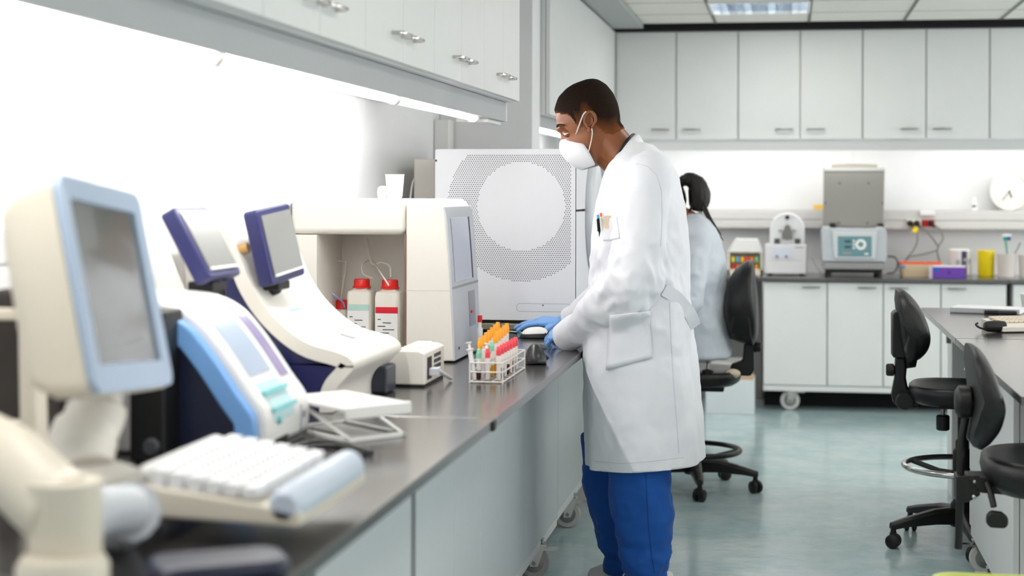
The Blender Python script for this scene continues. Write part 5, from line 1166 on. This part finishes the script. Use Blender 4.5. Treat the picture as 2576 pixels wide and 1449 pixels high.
# ear
def ear(sd):
    c = hp(-14+0, -2, 58*sd); b = BM(); A = (UPV*.95-FWV*.25).normalized(); B = (FWV*.95+UPV*.2).normalized(); O = SDV*sd
    pts = []
    for k in range(25):
        a = math.radians(-60+330*k/24); r_ = 1.0-.18*max(0, -math.sin(a))
        pts.append(c+A*(.031*math.sin(a)*r_)-B*(.019*math.cos(a)*r_*(1 if math.sin(a) > -.2 else .75))+O*(.012+.004*math.cos(a)))
    tube(b, pts, [.0042+.0016*math.sin(PI*k/24) for k in range(25)], 8)
    loft(b, [ell(c+O*z, A, B, .030*f_, .018*f_, 20) for z, f_ in ((-.006,.8),(.004,.95),(.010,.9),(.006,.5),(.004,.2))])
    ball(b, c-A*.030+O*.008+B*.002, .008, .007, .009)
    tube(b, spline([c+A*.012-B*.006+O*.012, c+A*.004-B*.009+O*.013, c-A*.010-B*.006+O*.012, c-A*.016+B*.004+O*.011],4), .0035, 8)
    return mk('ear', b, SKIN, body, sharp=80)
ear(1); ear(-1)
# eye, brow
for sd in (1, -1):
    c = hp(53,-14,30.5*sd)
    b = BM(); ball(b, c, .0118, n=20, m=12); ey = mk('eye', b, mat('eye_white', (232,226,220), .2, coat=.5), body)
    b = BM(); ball(b, c+(FWV*.85+SDV*sd*.30-UPV*.12).normalized()*.0078, .0052, n=14, m=8); mk('iris', b, mat('iris_brown', (40,24,16), .15, coat=.8), ey)
    for s_, nm in ((1,'eyelid'),(-1,'eyelid')):
        b = BM(); ball(b, c-FWV*.0002, .0136, .0136, .0136, 24, 14); bmesh.ops.bisect_plane(b, geom=b.verts[:]+b.edges[:]+b.faces[:], plane_co=c+UPV*(.0012 if s_ > 0 else -.0042), plane_no=(UPV*s_+FWV*(-.10 if s_ > 0 else -.15)).normalized(), clear_inner=True); mk(nm, b, SKIN, ey)
    b = BM(); tube(b, spline([hp(72,4,12*sd), hp(71,10,24*sd), hp(64,12,38*sd), hp(52,5,50*sd)],5), [.0022+.0022*math.sin(PI*(k+2)/19) for k in range(16)], 8, squash=.6); mk('eyebrow', b, mat('brow_dark', (34,22,16), .8), body)
# cropped hair: a thin shell that thins out towards temples and neck
def hairline(f):
    tab = [(-90,-30),(-60,-42),(-36,-30),(-26,-10),(-16,14),(-4,16),(4,-4),(14,-6),(24,10),(34,34),(46,38),(58,46),(75,56)]
    for (a, h0), (c, h1) in zip(tab, tab[1:]):
        if a <= f <= c: return h0+(h1-h0)*(f-a)/(c-a)
    return tab[0][1] if f < -90 else tab[-1][1]
bb = BM(); bb.from_mesh(body.data); bb.transform(MW[man])
keep = []
def fu(co):
    d = co-HC; return d.dot(FWV)*735, d.dot(UPV)*735, d.dot(SDV)*735
dens = {}
for v in bb.verts:
    f, u, s_ = fu(v.co); dens[v.index] = (u-hairline(f)) if abs(s_) < 75 and f < 80 and u > -60 and u < 130 and f > -105 else -99
rem = [fc for fc in bb.faces if min(dens[v.index] for v in fc.verts) < -9]
dl = {v: dens[v.index] for v in bb.verts}
bmesh.ops.delete(bb, geom=rem, context='FACES')
lay = bb.verts.layers.float_color.new('hair_amount')
bb.normal_update()
for v in bb.verts:
    f, u, s_ = fu(v.co)
    fade = 46 if f < 20 and abs(s_) > 25 else 9
    x = max(0, min(1, (u-hairline(f)+9)/fade)); v.co += v.normal*(.0008+.0030*x); v[lay] = (x, x, x, 1)
HAIR = bpy.data.materials.new('cropped_hair'); HAIR.use_nodes = True; nt = HAIR.node_tree; bs = nt.nodes['Principled BSDF']
at_ = nt.nodes.new('ShaderNodeAttribute'); at_.attribute_name = 'hair_amount'; tc = nt.nodes.new('ShaderNodeTexCoord'); no = nt.nodes.new('ShaderNodeTexNoise'); no.inputs['Scale'].default_value = 420; nt.links.new(tc.outputs['Object'], no.inputs['Vector'])
ma = nt.nodes.new('ShaderNodeMath'); ma.operation = 'MULTIPLY_ADD'; ma.inputs[1].default_value = .5; ma.inputs[2].default_value = -.25; nt.links.new(no.outputs['Fac'], ma.inputs[0])
ad = nt.nodes.new('ShaderNodeMath'); ad.operation = 'ADD'; ad.use_clamp = True; nt.links.new(at_.outputs['Fac'], ad.inputs[0]); nt.links.new(ma.outputs[0], ad.inputs[1])
mx = nt.nodes.new('ShaderNodeMixRGB'); mx.inputs[1].default_value = (lin(122),lin(70),lin(37),1); mx.inputs[2].default_value = (lin(30),lin(20),lin(14),1); nt.links.new(ad.outputs[0], mx.inputs[0]); nt.links.new(mx.outputs[0], bs.inputs['Base Color']); bs.inputs['Roughness'].default_value = .9; bs.inputs['Specular IOR Level'].default_value = .15
bp = nt.nodes.new('ShaderNodeBump'); bp.inputs['Strength'].default_value = .5; bp.inputs['Distance'].default_value = .002; nt.links.new(no.outputs['Fac'], bp.inputs['Height']); nt.links.new(bp.outputs['Normal'], bs.inputs['Normal'])
mk('hair', bb, HAIR, man, sharp=180)
# face mask
FM = mat('mask_white', (222,223,227), .7, bump=(500,.15))
rows = [((1412,353),(1449,348),.040),((1409,362),(1464,357),.058),((1409,374),(1478,367),.072),((1414,388),(1488,381),.078),((1430,407),(1496,397),.074),((1450,421),(1502,411),.062),((1464,427),(1500,415),.052)]
def mask_pt(r_, t_):
    (a, c, w_) = r_; P0 = at(a[0], a[1], Y=YM); P1 = at(c[0], c[1], Y=YM); k = abs(t_)
    return P0.lerp(P1, k**1.55)+Vector((0, -w_*math.sin(k*PI/2)*(1 if t_ > 0 else -1)*1., 0))
b = BM(); N = 24
RW = []
for r0, r1 in zip(rows, rows[1:]):
    for j in range(3):
        q = j/3; RW.append((tuple(r0[0][i]+(r1[0][i]-r0[0][i])*q for i in (0,1)), tuple(r0[1][i]+(r1[1][i]-r0[1][i])*q for i in (0,1)), r0[2]+(r1[2]-r0[2])*q))
RW.append(rows[-1])
g0 = [[b.verts.new(mask_pt(r_, -1+2*k/N)) for k in range(N+1)] for r_ in RW]
for i in range(len(RW)-1):
    for k in range(N): b.faces.new((g0[i][k], g0[i][k+1], g0[i+1][k+1], g0[i+1][k]))
mask_ = mk('face_mask', b, FM, man, sharp=180)
so = mask_.modifiers.new('thickness', 'SOLIDIFY'); so.thickness = .003; so.offset = 1
for nm, pts in (('ear_loop', ((1450,351,-.052),(1463,322,-.078),(1476,293,-.098),(1484,284,-.102))), ('ear_loop', ((1488,384,-.083),(1495,360,-.092),(1499,340,-.100),(1498,326,-.100)))):
    for sd in (1, -1):
        b = BM(); tube(b, spline([at(u_, v_, Y=YM)+Vector((0, o_*sd, 0)) for u_, v_, o_ in pts], 5), .0028, 8, squash=.6); mk(nm, b, FM, mask_)
for nm, pts in (('mask_fold', ((1.0,.10),(.62,.45))),):
    pass
b = BM(); tube(b, [mask_pt(RW[int(3+k*.9)], .95-.055*k)+Vector((-.001,-.002,0)) for k in range(12)], .0011, 6); mk('mask_fold', b, SEAM, mask_)
b = BM(); tube(b, [mask_pt(RW[1], .15+.07*k)+Vector((-.001,-.002,.0)) for k in range(10)], .0011, 6); mk('nose_strip', b, SEAM, mask_)
# ---- lab coat
b = BM()
sections(b, [(362,1592,1636,.075),(374,1574,1652,.115),(390,1558,1668,.165),(412,1542,1686,.212),(445,1524,1704,.236),(512,1505,1720,.240),(600,1497,1730,.236),(700,1492,1734,.232),(790,1484,1738,.230),(881,1471,1747,.232),(952,1472,1755,.238),(1050,1475,1764,.245),(1120,1480,1770,.248),(1160,1483,1773,.25),(1215,1486,1777,.252)], YM, .8)
limb(b, [(1640,418,5.20,.066),(1630,450,5.155,.078),(1618,540,5.125,.078),(1602,640,5.115,.079),(1580,722,5.115,.084),(1520,775,5.18,.071),(1462,820,5.29,.056),(1424,849,5.37,.051),(1398,868,5.42,.050)], 22)
limb(b, [(1608,418,5.50,.07),(1600,450,5.55,.078),(1582,560,5.6,.075),(1562,712,5.65,.075),(1500,765,5.75,.062),(1438,808,5.84,.05),(1412,826,5.87,.048)], 18)
b = fuse(b, .0085, 6)
elb = at(1585,720,Y=5.1)
def cm(co):
    k = .55
    if co.z < at(1600,880,Y=YM).z: k = .5
    d = (co-elb).length
    return k+2.2*max(0, 1-d/.24)
creases(b, .015, 6.5, 3.1, (1.1,1.1,.6), cm)
creases(b, .010, 13., 8.4, (1,1,.75), cm)
creases(b, .0022, 38., 5.4, (1,1,.8), cm)
# long vertical drape folds of the skirt
zs = at(1600,800,Y=YM).z
for v in b.verts:
    if v.co.z < zs and v.co.x > -1.0:
        k = min(1, (zs-v.co.z)/.35); n_ = Vector((v.normal.x, v.normal.y, 0)); ang = math.atan2(v.co.y-YM, v.co.x-(-.56))
        v.co += n_*(.006*k*math.sin(9*ang+2*v.co.z))
for c_, d_ in ((at(1424,849,Y=5.37), at(1398,868,Y=5.42)-at(1462,820,Y=5.29)), (at(1440,807,Y=5.84), at(1412,826,Y=5.87)-at(1500,765,Y=5.75))):
    vs = [v for v in b.verts if (v.co-c_).length < .105]; st = set(vs)
    fs = [f for f in b.faces if all(v in st for v in f.verts)]; es = [e for e in b.edges if all(v in st for v in e.verts)]
    bmesh.ops.bisect_plane(b, geom=vs+es+fs, plane_co=c_, plane_no=d_.normalized(), clear_outer=True)
h0 = at(1520,1189,Y=5.12); h1 = at(1760,1163,Y=5.25)
hn = (h1-h0).cross(Vector((0,1,0))).normalized(); hn = hn if hn.z < 0 else -hn
bmesh.ops.bisect_plane(b, geom=b.verts[:]+b.edges[:]+b.faces[:], plane_co=h0, plane_no=hn, clear_outer=True)
b.normal_update()
coat = mk('lab_coat', b, COAT, man, sharp=180)
s_ = coat.modifiers.new('thickness', 'SOLIDIFY'); s_.thickness = .003; s_.offset = -1
def on_coat(u, v, y0=4.7):
    """first coat point behind pixel direction (a straight line from the front)"""
    o = at(u, v, Y=y0); d = (at(u, v, Y=YM+.3)-o).normalized()
    ok, loc, nrm, idx = coat.ray_cast(MW[man].inverted() @ o, d)
    return (MW[man] @ loc, nrm) if ok else (at(u, v, Y=YM-.2), Vector((0,-1,0)))
def strip(name, pts, r, m, parent=coat, off=.001, squash=1.):
    b = BM(); P = [on_coat(*p) for p in pts]; tube(b, [q+n_*off for q, n_ in P], r, 6, squash=squash); return mk(name, b, m, parent)
def dens_line(pts, n=14):
    o = []
    for (a, c), (d, e) in zip(pts, pts[1:]):
        for k in range(n): o.append((a+(d-a)*k/n, c+(e-c)*k/n))
    return o+[pts[-1]]
def panel(name, poly_rows, m, off=.003, th=.004, parent=coat):
    """cloth patch: rows of (u,v) pixels dropped on the coat"""
    b = BM(); g = [[on_coat(*p) for p in r_] for r_ in poly_rows]
    T = [[b.verts.new(q+n_*off) for q, n_ in r_] for r_ in g]
    for i in range(len(T)-1):
        for k in range(len(T[0])-1): b.faces.new((T[i][k], T[i][k+1], T[i+1][k+1], T[i+1][k]))
    o = mk(name, b, m, parent, sharp=180); s_ = o.modifiers.new('thickness', 'SOLIDIFY'); s_.thickness = th; s_.offset = -1; return o
def quadrows(tl, tr, br, bl, n=10, m_=8):
    return [[(tl[0]*(1-i/n)*(1-k/m_)+tr[0]*(1-i/n)*k/m_+bl[0]*i/n*(1-k/m_)+br[0]*i/n*k/m_, tl[1]*(1-i/n)*(1-k/m_)+tr[1]*(1-i/n)*k/m_+bl[1]*i/n*(1-k/m_)+br[1]*i/n*k/m_) for k in range(m_+1)] for i in range(n+1)]
panel('hip_pocket', quadrows((1536,792),(1634,780),(1640,900),(1527,930)), COAT, .004)
panel('chest_pocket', quadrows((1513,552),(1553,546),(1560,600),(1520,606)), COAT, .004)
strip('side_seam', dens_line([(1684,760),(1688,850),(1694,960),(1702,1060),(1708,1140)]), .0012, SEAM, off=.0003)
strip('sleeve_seam', dens_line([(1600,412),(1628,418),(1652,440),(1664,480),(1666,540),(1662,620)]), .0012, SEAM, off=.0003)
strip('hem_stitch', dens_line([(1492,1160),(1560,1166),(1640,1160),(1720,1150)]), .0009, SEAM, off=.0002)
# back belt with a loose end
b = BM(); P0 = [on_coat(1670,728)[0], on_coat(1700,748)[0], on_coat(1722,772)[0], at(1738,795,Y=5.24), at(1748,822,Y=5.30)]
pl = spline(P0, 5); rows_ = []
for i, p in enumerate(pl):
    d = (pl[min(i+1,len(pl)-1)]-pl[max(i-1,0)]).normalized(); n_ = Vector((.35,-1,0)).normalized(); w_ = d.cross(n_).normalized()*.021
    rows_.append([p+n_*.010+w_, p+n_*.010-w_, p+n_*.006-w_, p+n_*.006+w_])
loft(b, rows_); mk('back_belt', b, COAT, coat, sharp=60)
# collar
b = BM(); top, out_ = [], []
n = 24
for k in range(n+1):
    a = -PI*.93+2*PI*.93*k/n      # 0 = back of neck
    q = (1-math.cos(a))/2; y = math.sin(a)
    tu, tv = 1600-58*q, 337+80*q; ou, ov = 1620-66*q, 358+72*q
    top.append(at(tu, tv, Y=YM)+Vector((0, -.076*y, 0))); out_.append(at(ou, ov, Y=YM)+Vector((.0, -.108*y, -.004*abs(y))))
g1 = [[b.verts.new(p) for p in r_] for r_ in ([t_-Vector((0,0,.035))+ (Vector((HC.x,YM,t_.z))-t_)*.0 for t_ in top], top, [t_.lerp(o_, .45)+Vector((0,0,.010)) for t_, o_ in zip(top, out_)], out_, [o_+Vector((0,0,-.012)) for o_ in out_])]
for i in range(4):
    for k in range(n): b.faces.new((g1[i][k], g1[i][k+1], g1[i+1][k+1], g1[i+1][k]))
co_ = mk('collar', b, COAT, coat, sharp=180); s_ = co_.modifiers.new('thickness', 'SOLIDIFY'); s_.thickness = .004
b = BM(); tube(b, [at(1594-50*(1-math.cos(a))/2, 340+74*(1-math.cos(a))/2, Y=YM)+Vector((0, -.0725*math.sin(a), .001)) for a in [-PI*.8+1.6*PI*k/24 for k in range(25)]], .006, 8); mk('undershirt', b, BLK, man)
# pens and card in the chest pocket
def pen(name, u, v0, v1, m, r_=.0045):
    p, n_ = on_coat(u, v1+6); q = p+n_*.006; d = at(u-3, v0, Y=q.y)-at(u, v1, Y=q.y); b = BM(); cyl(b, q-d*.2, q+d, r_, n=12); return q+d, d
q, d = None, None
for nm, lab, u, v0, v1, m, m2 in (('pen','black pen with pale blue top clipped in the chest pocket',1509,538,556,BLK,mat('pen_cyan',(70,170,210),.4)),('pen','white pen with orange top in the chest pocket',1516,534,552,WPL,mat('pen_orange',(240,110,50),.4))):
    p, n_ = on_coat(u+2, v1+4); p = p+n_*.007; dv = (at(u, v0, Y=p.y)-at(u+2, v1, Y=p.y)).normalized()
    t = thing(nm, lab, 'pen', p-dv*.06, group='pens in the chest pocket')
    b = BM(); cyl(b, p-dv*.06, p+dv*.014, .0042, n=12); mk('barrel', b, m, t)
    b = BM(); cyl(b, p+dv*.014, p+dv*.026, .0044, n=12); mk('push_top', b, m2, t)
    b = BM(); tube(b, [p+dv*.012-Vector((0,.004,0)), p+dv*.010-Vector((.003,.009,0)), p-dv*.030-Vector((.004,.010,0))], .0022, 6); mk('clip', b, m, t)
p, n_ = on_coat(1534, 552); b = BM(); M = basis(p+n_*.005, (1,.25,.04), (0,0,1)); bx(b, -.016, .016, -.03, .012, -.0008, .0008); b.transform(M); mk('card', b, mat('card_kraft', (226,206,180), .6), loc=p, label='beige card sticking out of the chest pocket behind the pens', cat='card')
# ---- trousers
b = BM()
sections(b, [(1000,1500,1712,.16),(1080,1485,1705,.175),(1140,1478,1700,.17)], YM, .85)
sections(b, [(1090,1522,1694,.10),(1189,1531,1688,.105),(1274,1539,1690,.104),(1340,1548,1691,.102),(1400,1560,1690,.10),(1432,1570,1678,.095),(1455,1574,1684,.10),(1480,1572,1690,.098)], 5.22, .9)
sections(b, [(1090,1462,1640,.10),(1150,1466,1632,.104),(1212,1471,1628,.104),(1274,1480,1628,.102),(1325,1496,1630,.10),(1372,1512,1640,.098),(1392,1530,1640,.088),(1408,1524,1652,.096),(1436,1520,1655,.096)], 5.50, .9)
b = fuse(b, .009, 4)
zk = at(1600,1300,Y=5.22).z; zf = at(1600,1420,Y=5.22).z
creases(b, .014, 8., 5.5, (1,1,1.2), lambda c: .35+1.1*max(0, 1-abs(c.z-zk)/.16)+1.2*max(0, 1-abs(c.z-zf)/.12))
creases(b, .006, 20., 1.5, (.8,.8,1.6), lambda c: .3+1.2*max(0, 1-abs(c.z-zf)/.12))
tr = mk('trousers', b, SCRUB, man, sharp=180)
def on_tr(u, v):
    o = at(u, v, Y=4.7); d = (at(u, v, Y=YM+.3)-o).normalized(); ok, loc, nrm, idx = tr.ray_cast(MW[man].inverted() @ o, d)
    return (MW[man] @ loc)+nrm*.0005 if ok else at(u, v, Y=5.12)
b = BM(); tube(b, [on_tr(u, v) for u, v in dens_line([(1624,1195),(1628,1260),(1632,1330),(1640,1400),(1646,1440)], 10)], .0011, 6); mk('leg_seam', b, mat('scrub_seam', (10,58,130), .8), tr)
# ---- shoes
SHOE = mat('shoe_white', (214,212,208), .55); SOLE = mat('sole_grey', (180,178,174), .6)
def shoe(cx, cy):
    b = BM(); rings = []
    for s, w_, h_ in ((-.165,.012,.028),(-.155,.034,.044),(-.12,.046,.058),(-.07,.048,.080),(-.03,.044,.105),(.02,.041,.115),(.07,.038,.118),(.10,.03,.11),(.112,.015,.07)):
        rings.append([Vector((cx+s, cy+w_*math.cos(PI*j/12), .022+h_*math.sin(PI*j/12)**.8)) for j in range(13)])
    loft(b, rings); sh = mk('shoe', b, SHOE, man, sharp=60)
    b = BM(); pts = [(cx+.115*math.cos(a) if math.cos(a) > 0 else cx+.17*math.cos(a), cy+.048*math.sin(a)) for a in [2*PI*k/28 for k in range(28)]]; prism(b, pts, .0, .026, 'z'); mk('sole', b, SOLE, sh, bevel=.005)
    b = BM()
    for k in range(4): tube(b, [(cx-.10+.024*k, cy-.032, .062+.013*k), (cx-.098+.024*k, cy, .079+.013*k), (cx-.10+.024*k, cy+.032, .062+.013*k)], .003, 6)
    for sd in (-1, 1): tube(b, spline([(cx-.03,cy,.122),(cx-.045,cy+sd*.02,.135),(cx-.06,cy+sd*.035,.12),(cx-.05,cy+sd*.03,.105),(cx-.03,cy,.12)],5), .003, 6)
    mk('laces', b, mat('lace_cream', (226,222,212), .7), sh, kind='stuff')
sx = at(1600,1500,Y=5.22).x; shoe(sx+.02, 5.22); sx = at(1575,1460,Y=5.5).x; shoe(sx+.03, 5.50)
# ---- gloved hands
wr = at(1432,846,Y=5.375); tip = at(1392,850,Y=5.42)
b = BM(); hand(b, wr+Vector((.022,0,.012)), (-.92,.22,-.06), (-.25,-.45,.9), [(.6,.85,.6),(.62,.85,.6),(.65,.85,.6),(.68,.85,.6)], (.35,.35), .95, right=False)
cyl(b, at(1462,826,Y=5.34), wr+Vector((.01,0,.004)), .030, .029)
b = fuse(b, .0026, 4); creases(b, .0012, 60., 2.2); mk('glove', b, GLOVE, man, sharp=180)
wr2 = at(1412,812,Y=5.86)
b = BM(); hand(b, wr2+Vector((.01,0,0)), (-1,.05,.05), (-.12,-.15,1), [(.16,.30,.2),(.14,.26,.18),(.2,.34,.22),(.3,.42,.3)], (.55,.50), 1.05, right=True, spread=.12)
cyl(b, at(1452,803,Y=5.83), wr2, .030, .029)
b = fuse(b, .0026, 4); creases(b, .0010, 60., 7.2); mk('glove', b, GLOVE, man, sharp=180)
# ================================================================ the seated woman
YF = 7.40
wo = thing('person', 'seated person with a dark ponytail in a white lab coat, seen from behind the man', 'person', (-.46, YF, 0))
SK2 = mat('skin_warm', (150,98,72), .45, var=.06, scale=40)
HR2 = mat('hair_black_brown', (26,19,17), .38, var=.3, scale=120, bump=(300,.3))
Q = lambda u, v, y=YF: at(u, v, Y=y)
b = BM()
hc2 = Q(1668,497); U2 = Vector((-.32,0,.947)); F2 = Vector((-.947,0,-.32)); S2 = Vector((0,-1,0))
loft(b, [ell(hc2+U2*u+F2*f, F2, S2, rf, rs, 24) for u, f, rf, rs in ((.108,0,.02,.018),(.098,0,.055,.045),(.07,0,.082,.066),(.03,.0,.094,.074),(-.01,.002,.094,.074),(-.04,.008,.086,.07),(-.07,.022,.07,.062),(-.10,.036,.05,.048),(-.118,.045,.025,.026))])
loft(b, [ell(hc2+U2*u+F2*f, F2, S2, .012, rr, 12) for u, f, rr in ((.01,.088,.008),(-.02,.100,.011),(-.035,.108,.014),(-.042,.098,.012))])
limb(b, [(1684,520,YF,.048),(1706,540,YF,.05),(1735,562,YF,.058),(1752,590,YF,.07)], 16)
sections(b, [(560,1715,1785,.10),(590,1705,1805,.15),(660,1700,1812,.15),(760,1705,1815,.14),(860,1700,1828,.15),(885,1690,1832,.15)], YF)
limb(b, [(1750,590,7.23,.045),(1742,680,7.17,.042),(1725,765,7.15,.038),(1660,745,7.22,.034),(1590,715,7.32,.026)], 12)
limb(b, [(1740,590,7.57,.045),(1730,680,7.63,.042),(1705,760,7.65,.038),(1640,745,7.6,.034),(1575,715,7.52,.026)], 12)
for y in (7.27, 7.53): limb(b, [(1735,880,y,.055),(1700,880,y,.06),(1622,876,y,.06),(1625,960,y,.05),(1636,1060,y,.04),(1640,1120,y,.036)], 14)
b = fuse(b, .008, 5); bod2 = mk('body', b, SK2, wo)
for y in (7.32, 7.52):
    b = BM(); hand(b, Q(1590,715,y), (-1,.0,-.15), (-.1,0,1), [.35]*4, (.5,.3), 1., right=(y > 7.4)); b = fuse(b, .003, 3); mk('hand', b, SK2, bod2, sharp=180)
for sd in (1, -1):
    b = BM(); ball(b, hc2+F2*.074+U2*.0+S2*.03*sd, .012); ey = mk('eye', b, mat('eye_white', (232,226,220), .2, coat=.5), bod2)
    b = BM(); ball(b, hc2+F2*.082+U2*-.001+S2*.031*sd, .006); mk('iris', b, mat('iris_brown', (40,24,16), .15, coat=.8), ey)
    b = BM(); loft(b, [ell(hc2+F2*-.008+U2*-.02+S2*(.070+z)*sd, U2, F2, .026*f_, .016*f_, 16) for z, f_ in ((-.004,.8),(.008,1),(.012,.7),(.009,.3))]); mk('ear', b, SK2, bod2)
b = BM(); tube(b, [hc2+F2*.088+U2*-.066+S2*.022, hc2+F2*.098+U2*-.066, hc2+F2*.088+U2*-.066-S2*.022], .006, 8); mk('lips', b, mat('lip', (160,84,76), .4), bod2)
# hair cap + ponytail + loose strands
b = BM()
def cap_ring(u, s_): 
    f0 = .0
    return u, s_
rings = []
for u, f, rf, rs in ((.113,-.004,.02,.018),(.103,-.004,.06,.05),(.074,-.006,.088,.072),(.032,-.014,.092,.08),(-.012,-.030,.078,.078),(-.045,-.044,.058,.068),(-.07,-.05,.040,.05)): rings.append(ell(hc2+U2*u+F2*f, F2, S2, rf, rs, 24))
loft(b, rings); b = fuse(b, .006, 3); creases(b, .002, 60., 4., (1,1,.3)); hr = mk('hair', b, HR2, wo, sharp=180)
b = BM(); P = [Q(1708,463), Q(1720,455), Q(1736,453), Q(1752,464), Q(1759,488), Q(1758,512), Q(1758,532)]
pl = spline(P, 5); R = [.018,.019,.02,.021,.022,.023,.024,.026,.028,.030,.031,.032,.033,.035,.037,.038,.04,.042,.043,.044,.045,.045,.045,.044,.043,.041,.038,.034,.030,.024,.015]
tube(b, pl, [q*1.15 for q in R[:len(pl)]], 18); b = fuse(b, .005, 3); creases(b, .004, 30., 6., (2,2,.35)); mk('ponytail', b, HR2, hr, sharp=180)
b = BM(); lathe(b, [(.0,-.012),(.022,-.012),(.025,0),(.022,.012),(0,.012)], (0,0,0), 16); b.transform(basis(Q(1717,457), (0,1,0), (.35,0,.95)) ); mk('hair_tie', b, BLK, hr)
for pts in (((1768,500),(1778,530),(1788,550),(1800,572),(1812,594),(1820,606)),((1764,510),(1776,540),(1790,560),(1806,584)),((1745,500),(1738,525),(1728,540),(1724,548)),((1766,495),(1780,538),(1796,562),(1815,592))):
    b = BM(); tube(b, spline([Q(*p, YF-.03) for p in pts], 4), [.009-.0075*k/(4*(len(pts)-1)) for k in range(4*(len(pts)-1)+1)], 8); mk('hair_strand', b, HR2, hr)
# coat
b = BM()
sections(b, [(538,1728,1768,.07),(552,1716,1784,.11),(572,1705,1802,.165),(604,1694,1815,.198),(680,1686,1827,.2),(760,1690,1828,.19),(850,1690,1836,.195),(888,1682,1841,.205),(896,1684,1840,.20)], YF, .85)
limb(b, [(1762,580,7.26,.062),(1756,600,7.22,.07),(1746,680,7.16,.066),(1728,765,7.14,.064),(1662,745,7.2,.05),(1606,722,7.3,.042)], 16)
limb(b, [(1750,580,7.54,.062),(1744,600,7.58,.07),(1734,680,7.64,.066),(1708,762,7.66,.062),(1642,745,7.6,.05),(1590,722,7.52,.042)], 16)
b = fuse(b, .010, 5); e2 = Q(1740,730,7.14)
creases(b, .016, 8., 12.3, (1,1,.9), lambda c: .5+.9*max(0, 1-(c-e2).length/.3)); creases(b, .009, 16., 2.7, (1,1,1), lambda c: .5+.9*max(0, 1-(c-e2).length/.3))
ct2 = mk('lab_coat', b, COAT2, wo, sharp=180)
b = BM(); g2 = []
for k in range(19):
    a = -PI*.9+1.8*PI*k/18; q = (1-math.cos(a))/2; y = math.sin(a)
    t_ = Q(1764-40*q, 531+20*q)+Vector((0,-.058*y,0)); o_ = Q(1774-46*q, 545+20*q)+Vector((0,-.082*y,0)); g2.append((b.verts.new(t_-Vector((0,0,.02))), b.verts.new(t_), b.verts.new(o_)))
for k in range(18):
    for j in range(2): b.faces.new((g2[k][j], g2[k+1][j], g2[k+1][j+1], g2[k][j+1]))
c_ = mk('collar', b, COAT2, ct2, sharp=180); s_ = c_.modifiers.new('thickness', 'SOLIDIFY'); s_.thickness = .004
b = BM()
for y in (7.27, 7.53): limb(b, [(1725,884,y,.060),(1700,880,y,.08),(1618,880,y,.074),(1620,960,y,.066),(1632,1060,y,.06),(1636,1095,y,.058)], 16)
b = fuse(b, .011, 4); creases(b, .008, 9., 4.4); mk('trousers', b, mat('trouser_navy', (34,44,74), .75), wo, sharp=180)
for y in (7.27, 7.53):
    b = BM(); c = Q(1640,1125,y); rings = []
    for s, w_, h_ in ((-.15,.01,.03),(-.13,.034,.045),(-.05,.042,.07),(.02,.038,.10),(.07,.034,.10),(.085,.012,.06)): rings.append([Vector((c.x+s, y+w_*math.cos(PI*j/10), c.z-.035+h_*math.sin(PI*j/10))) for j in range(11)])
    loft(b, rings); mk('shoe', b, mat('shoe_dark', (50,50,56), .5), wo)
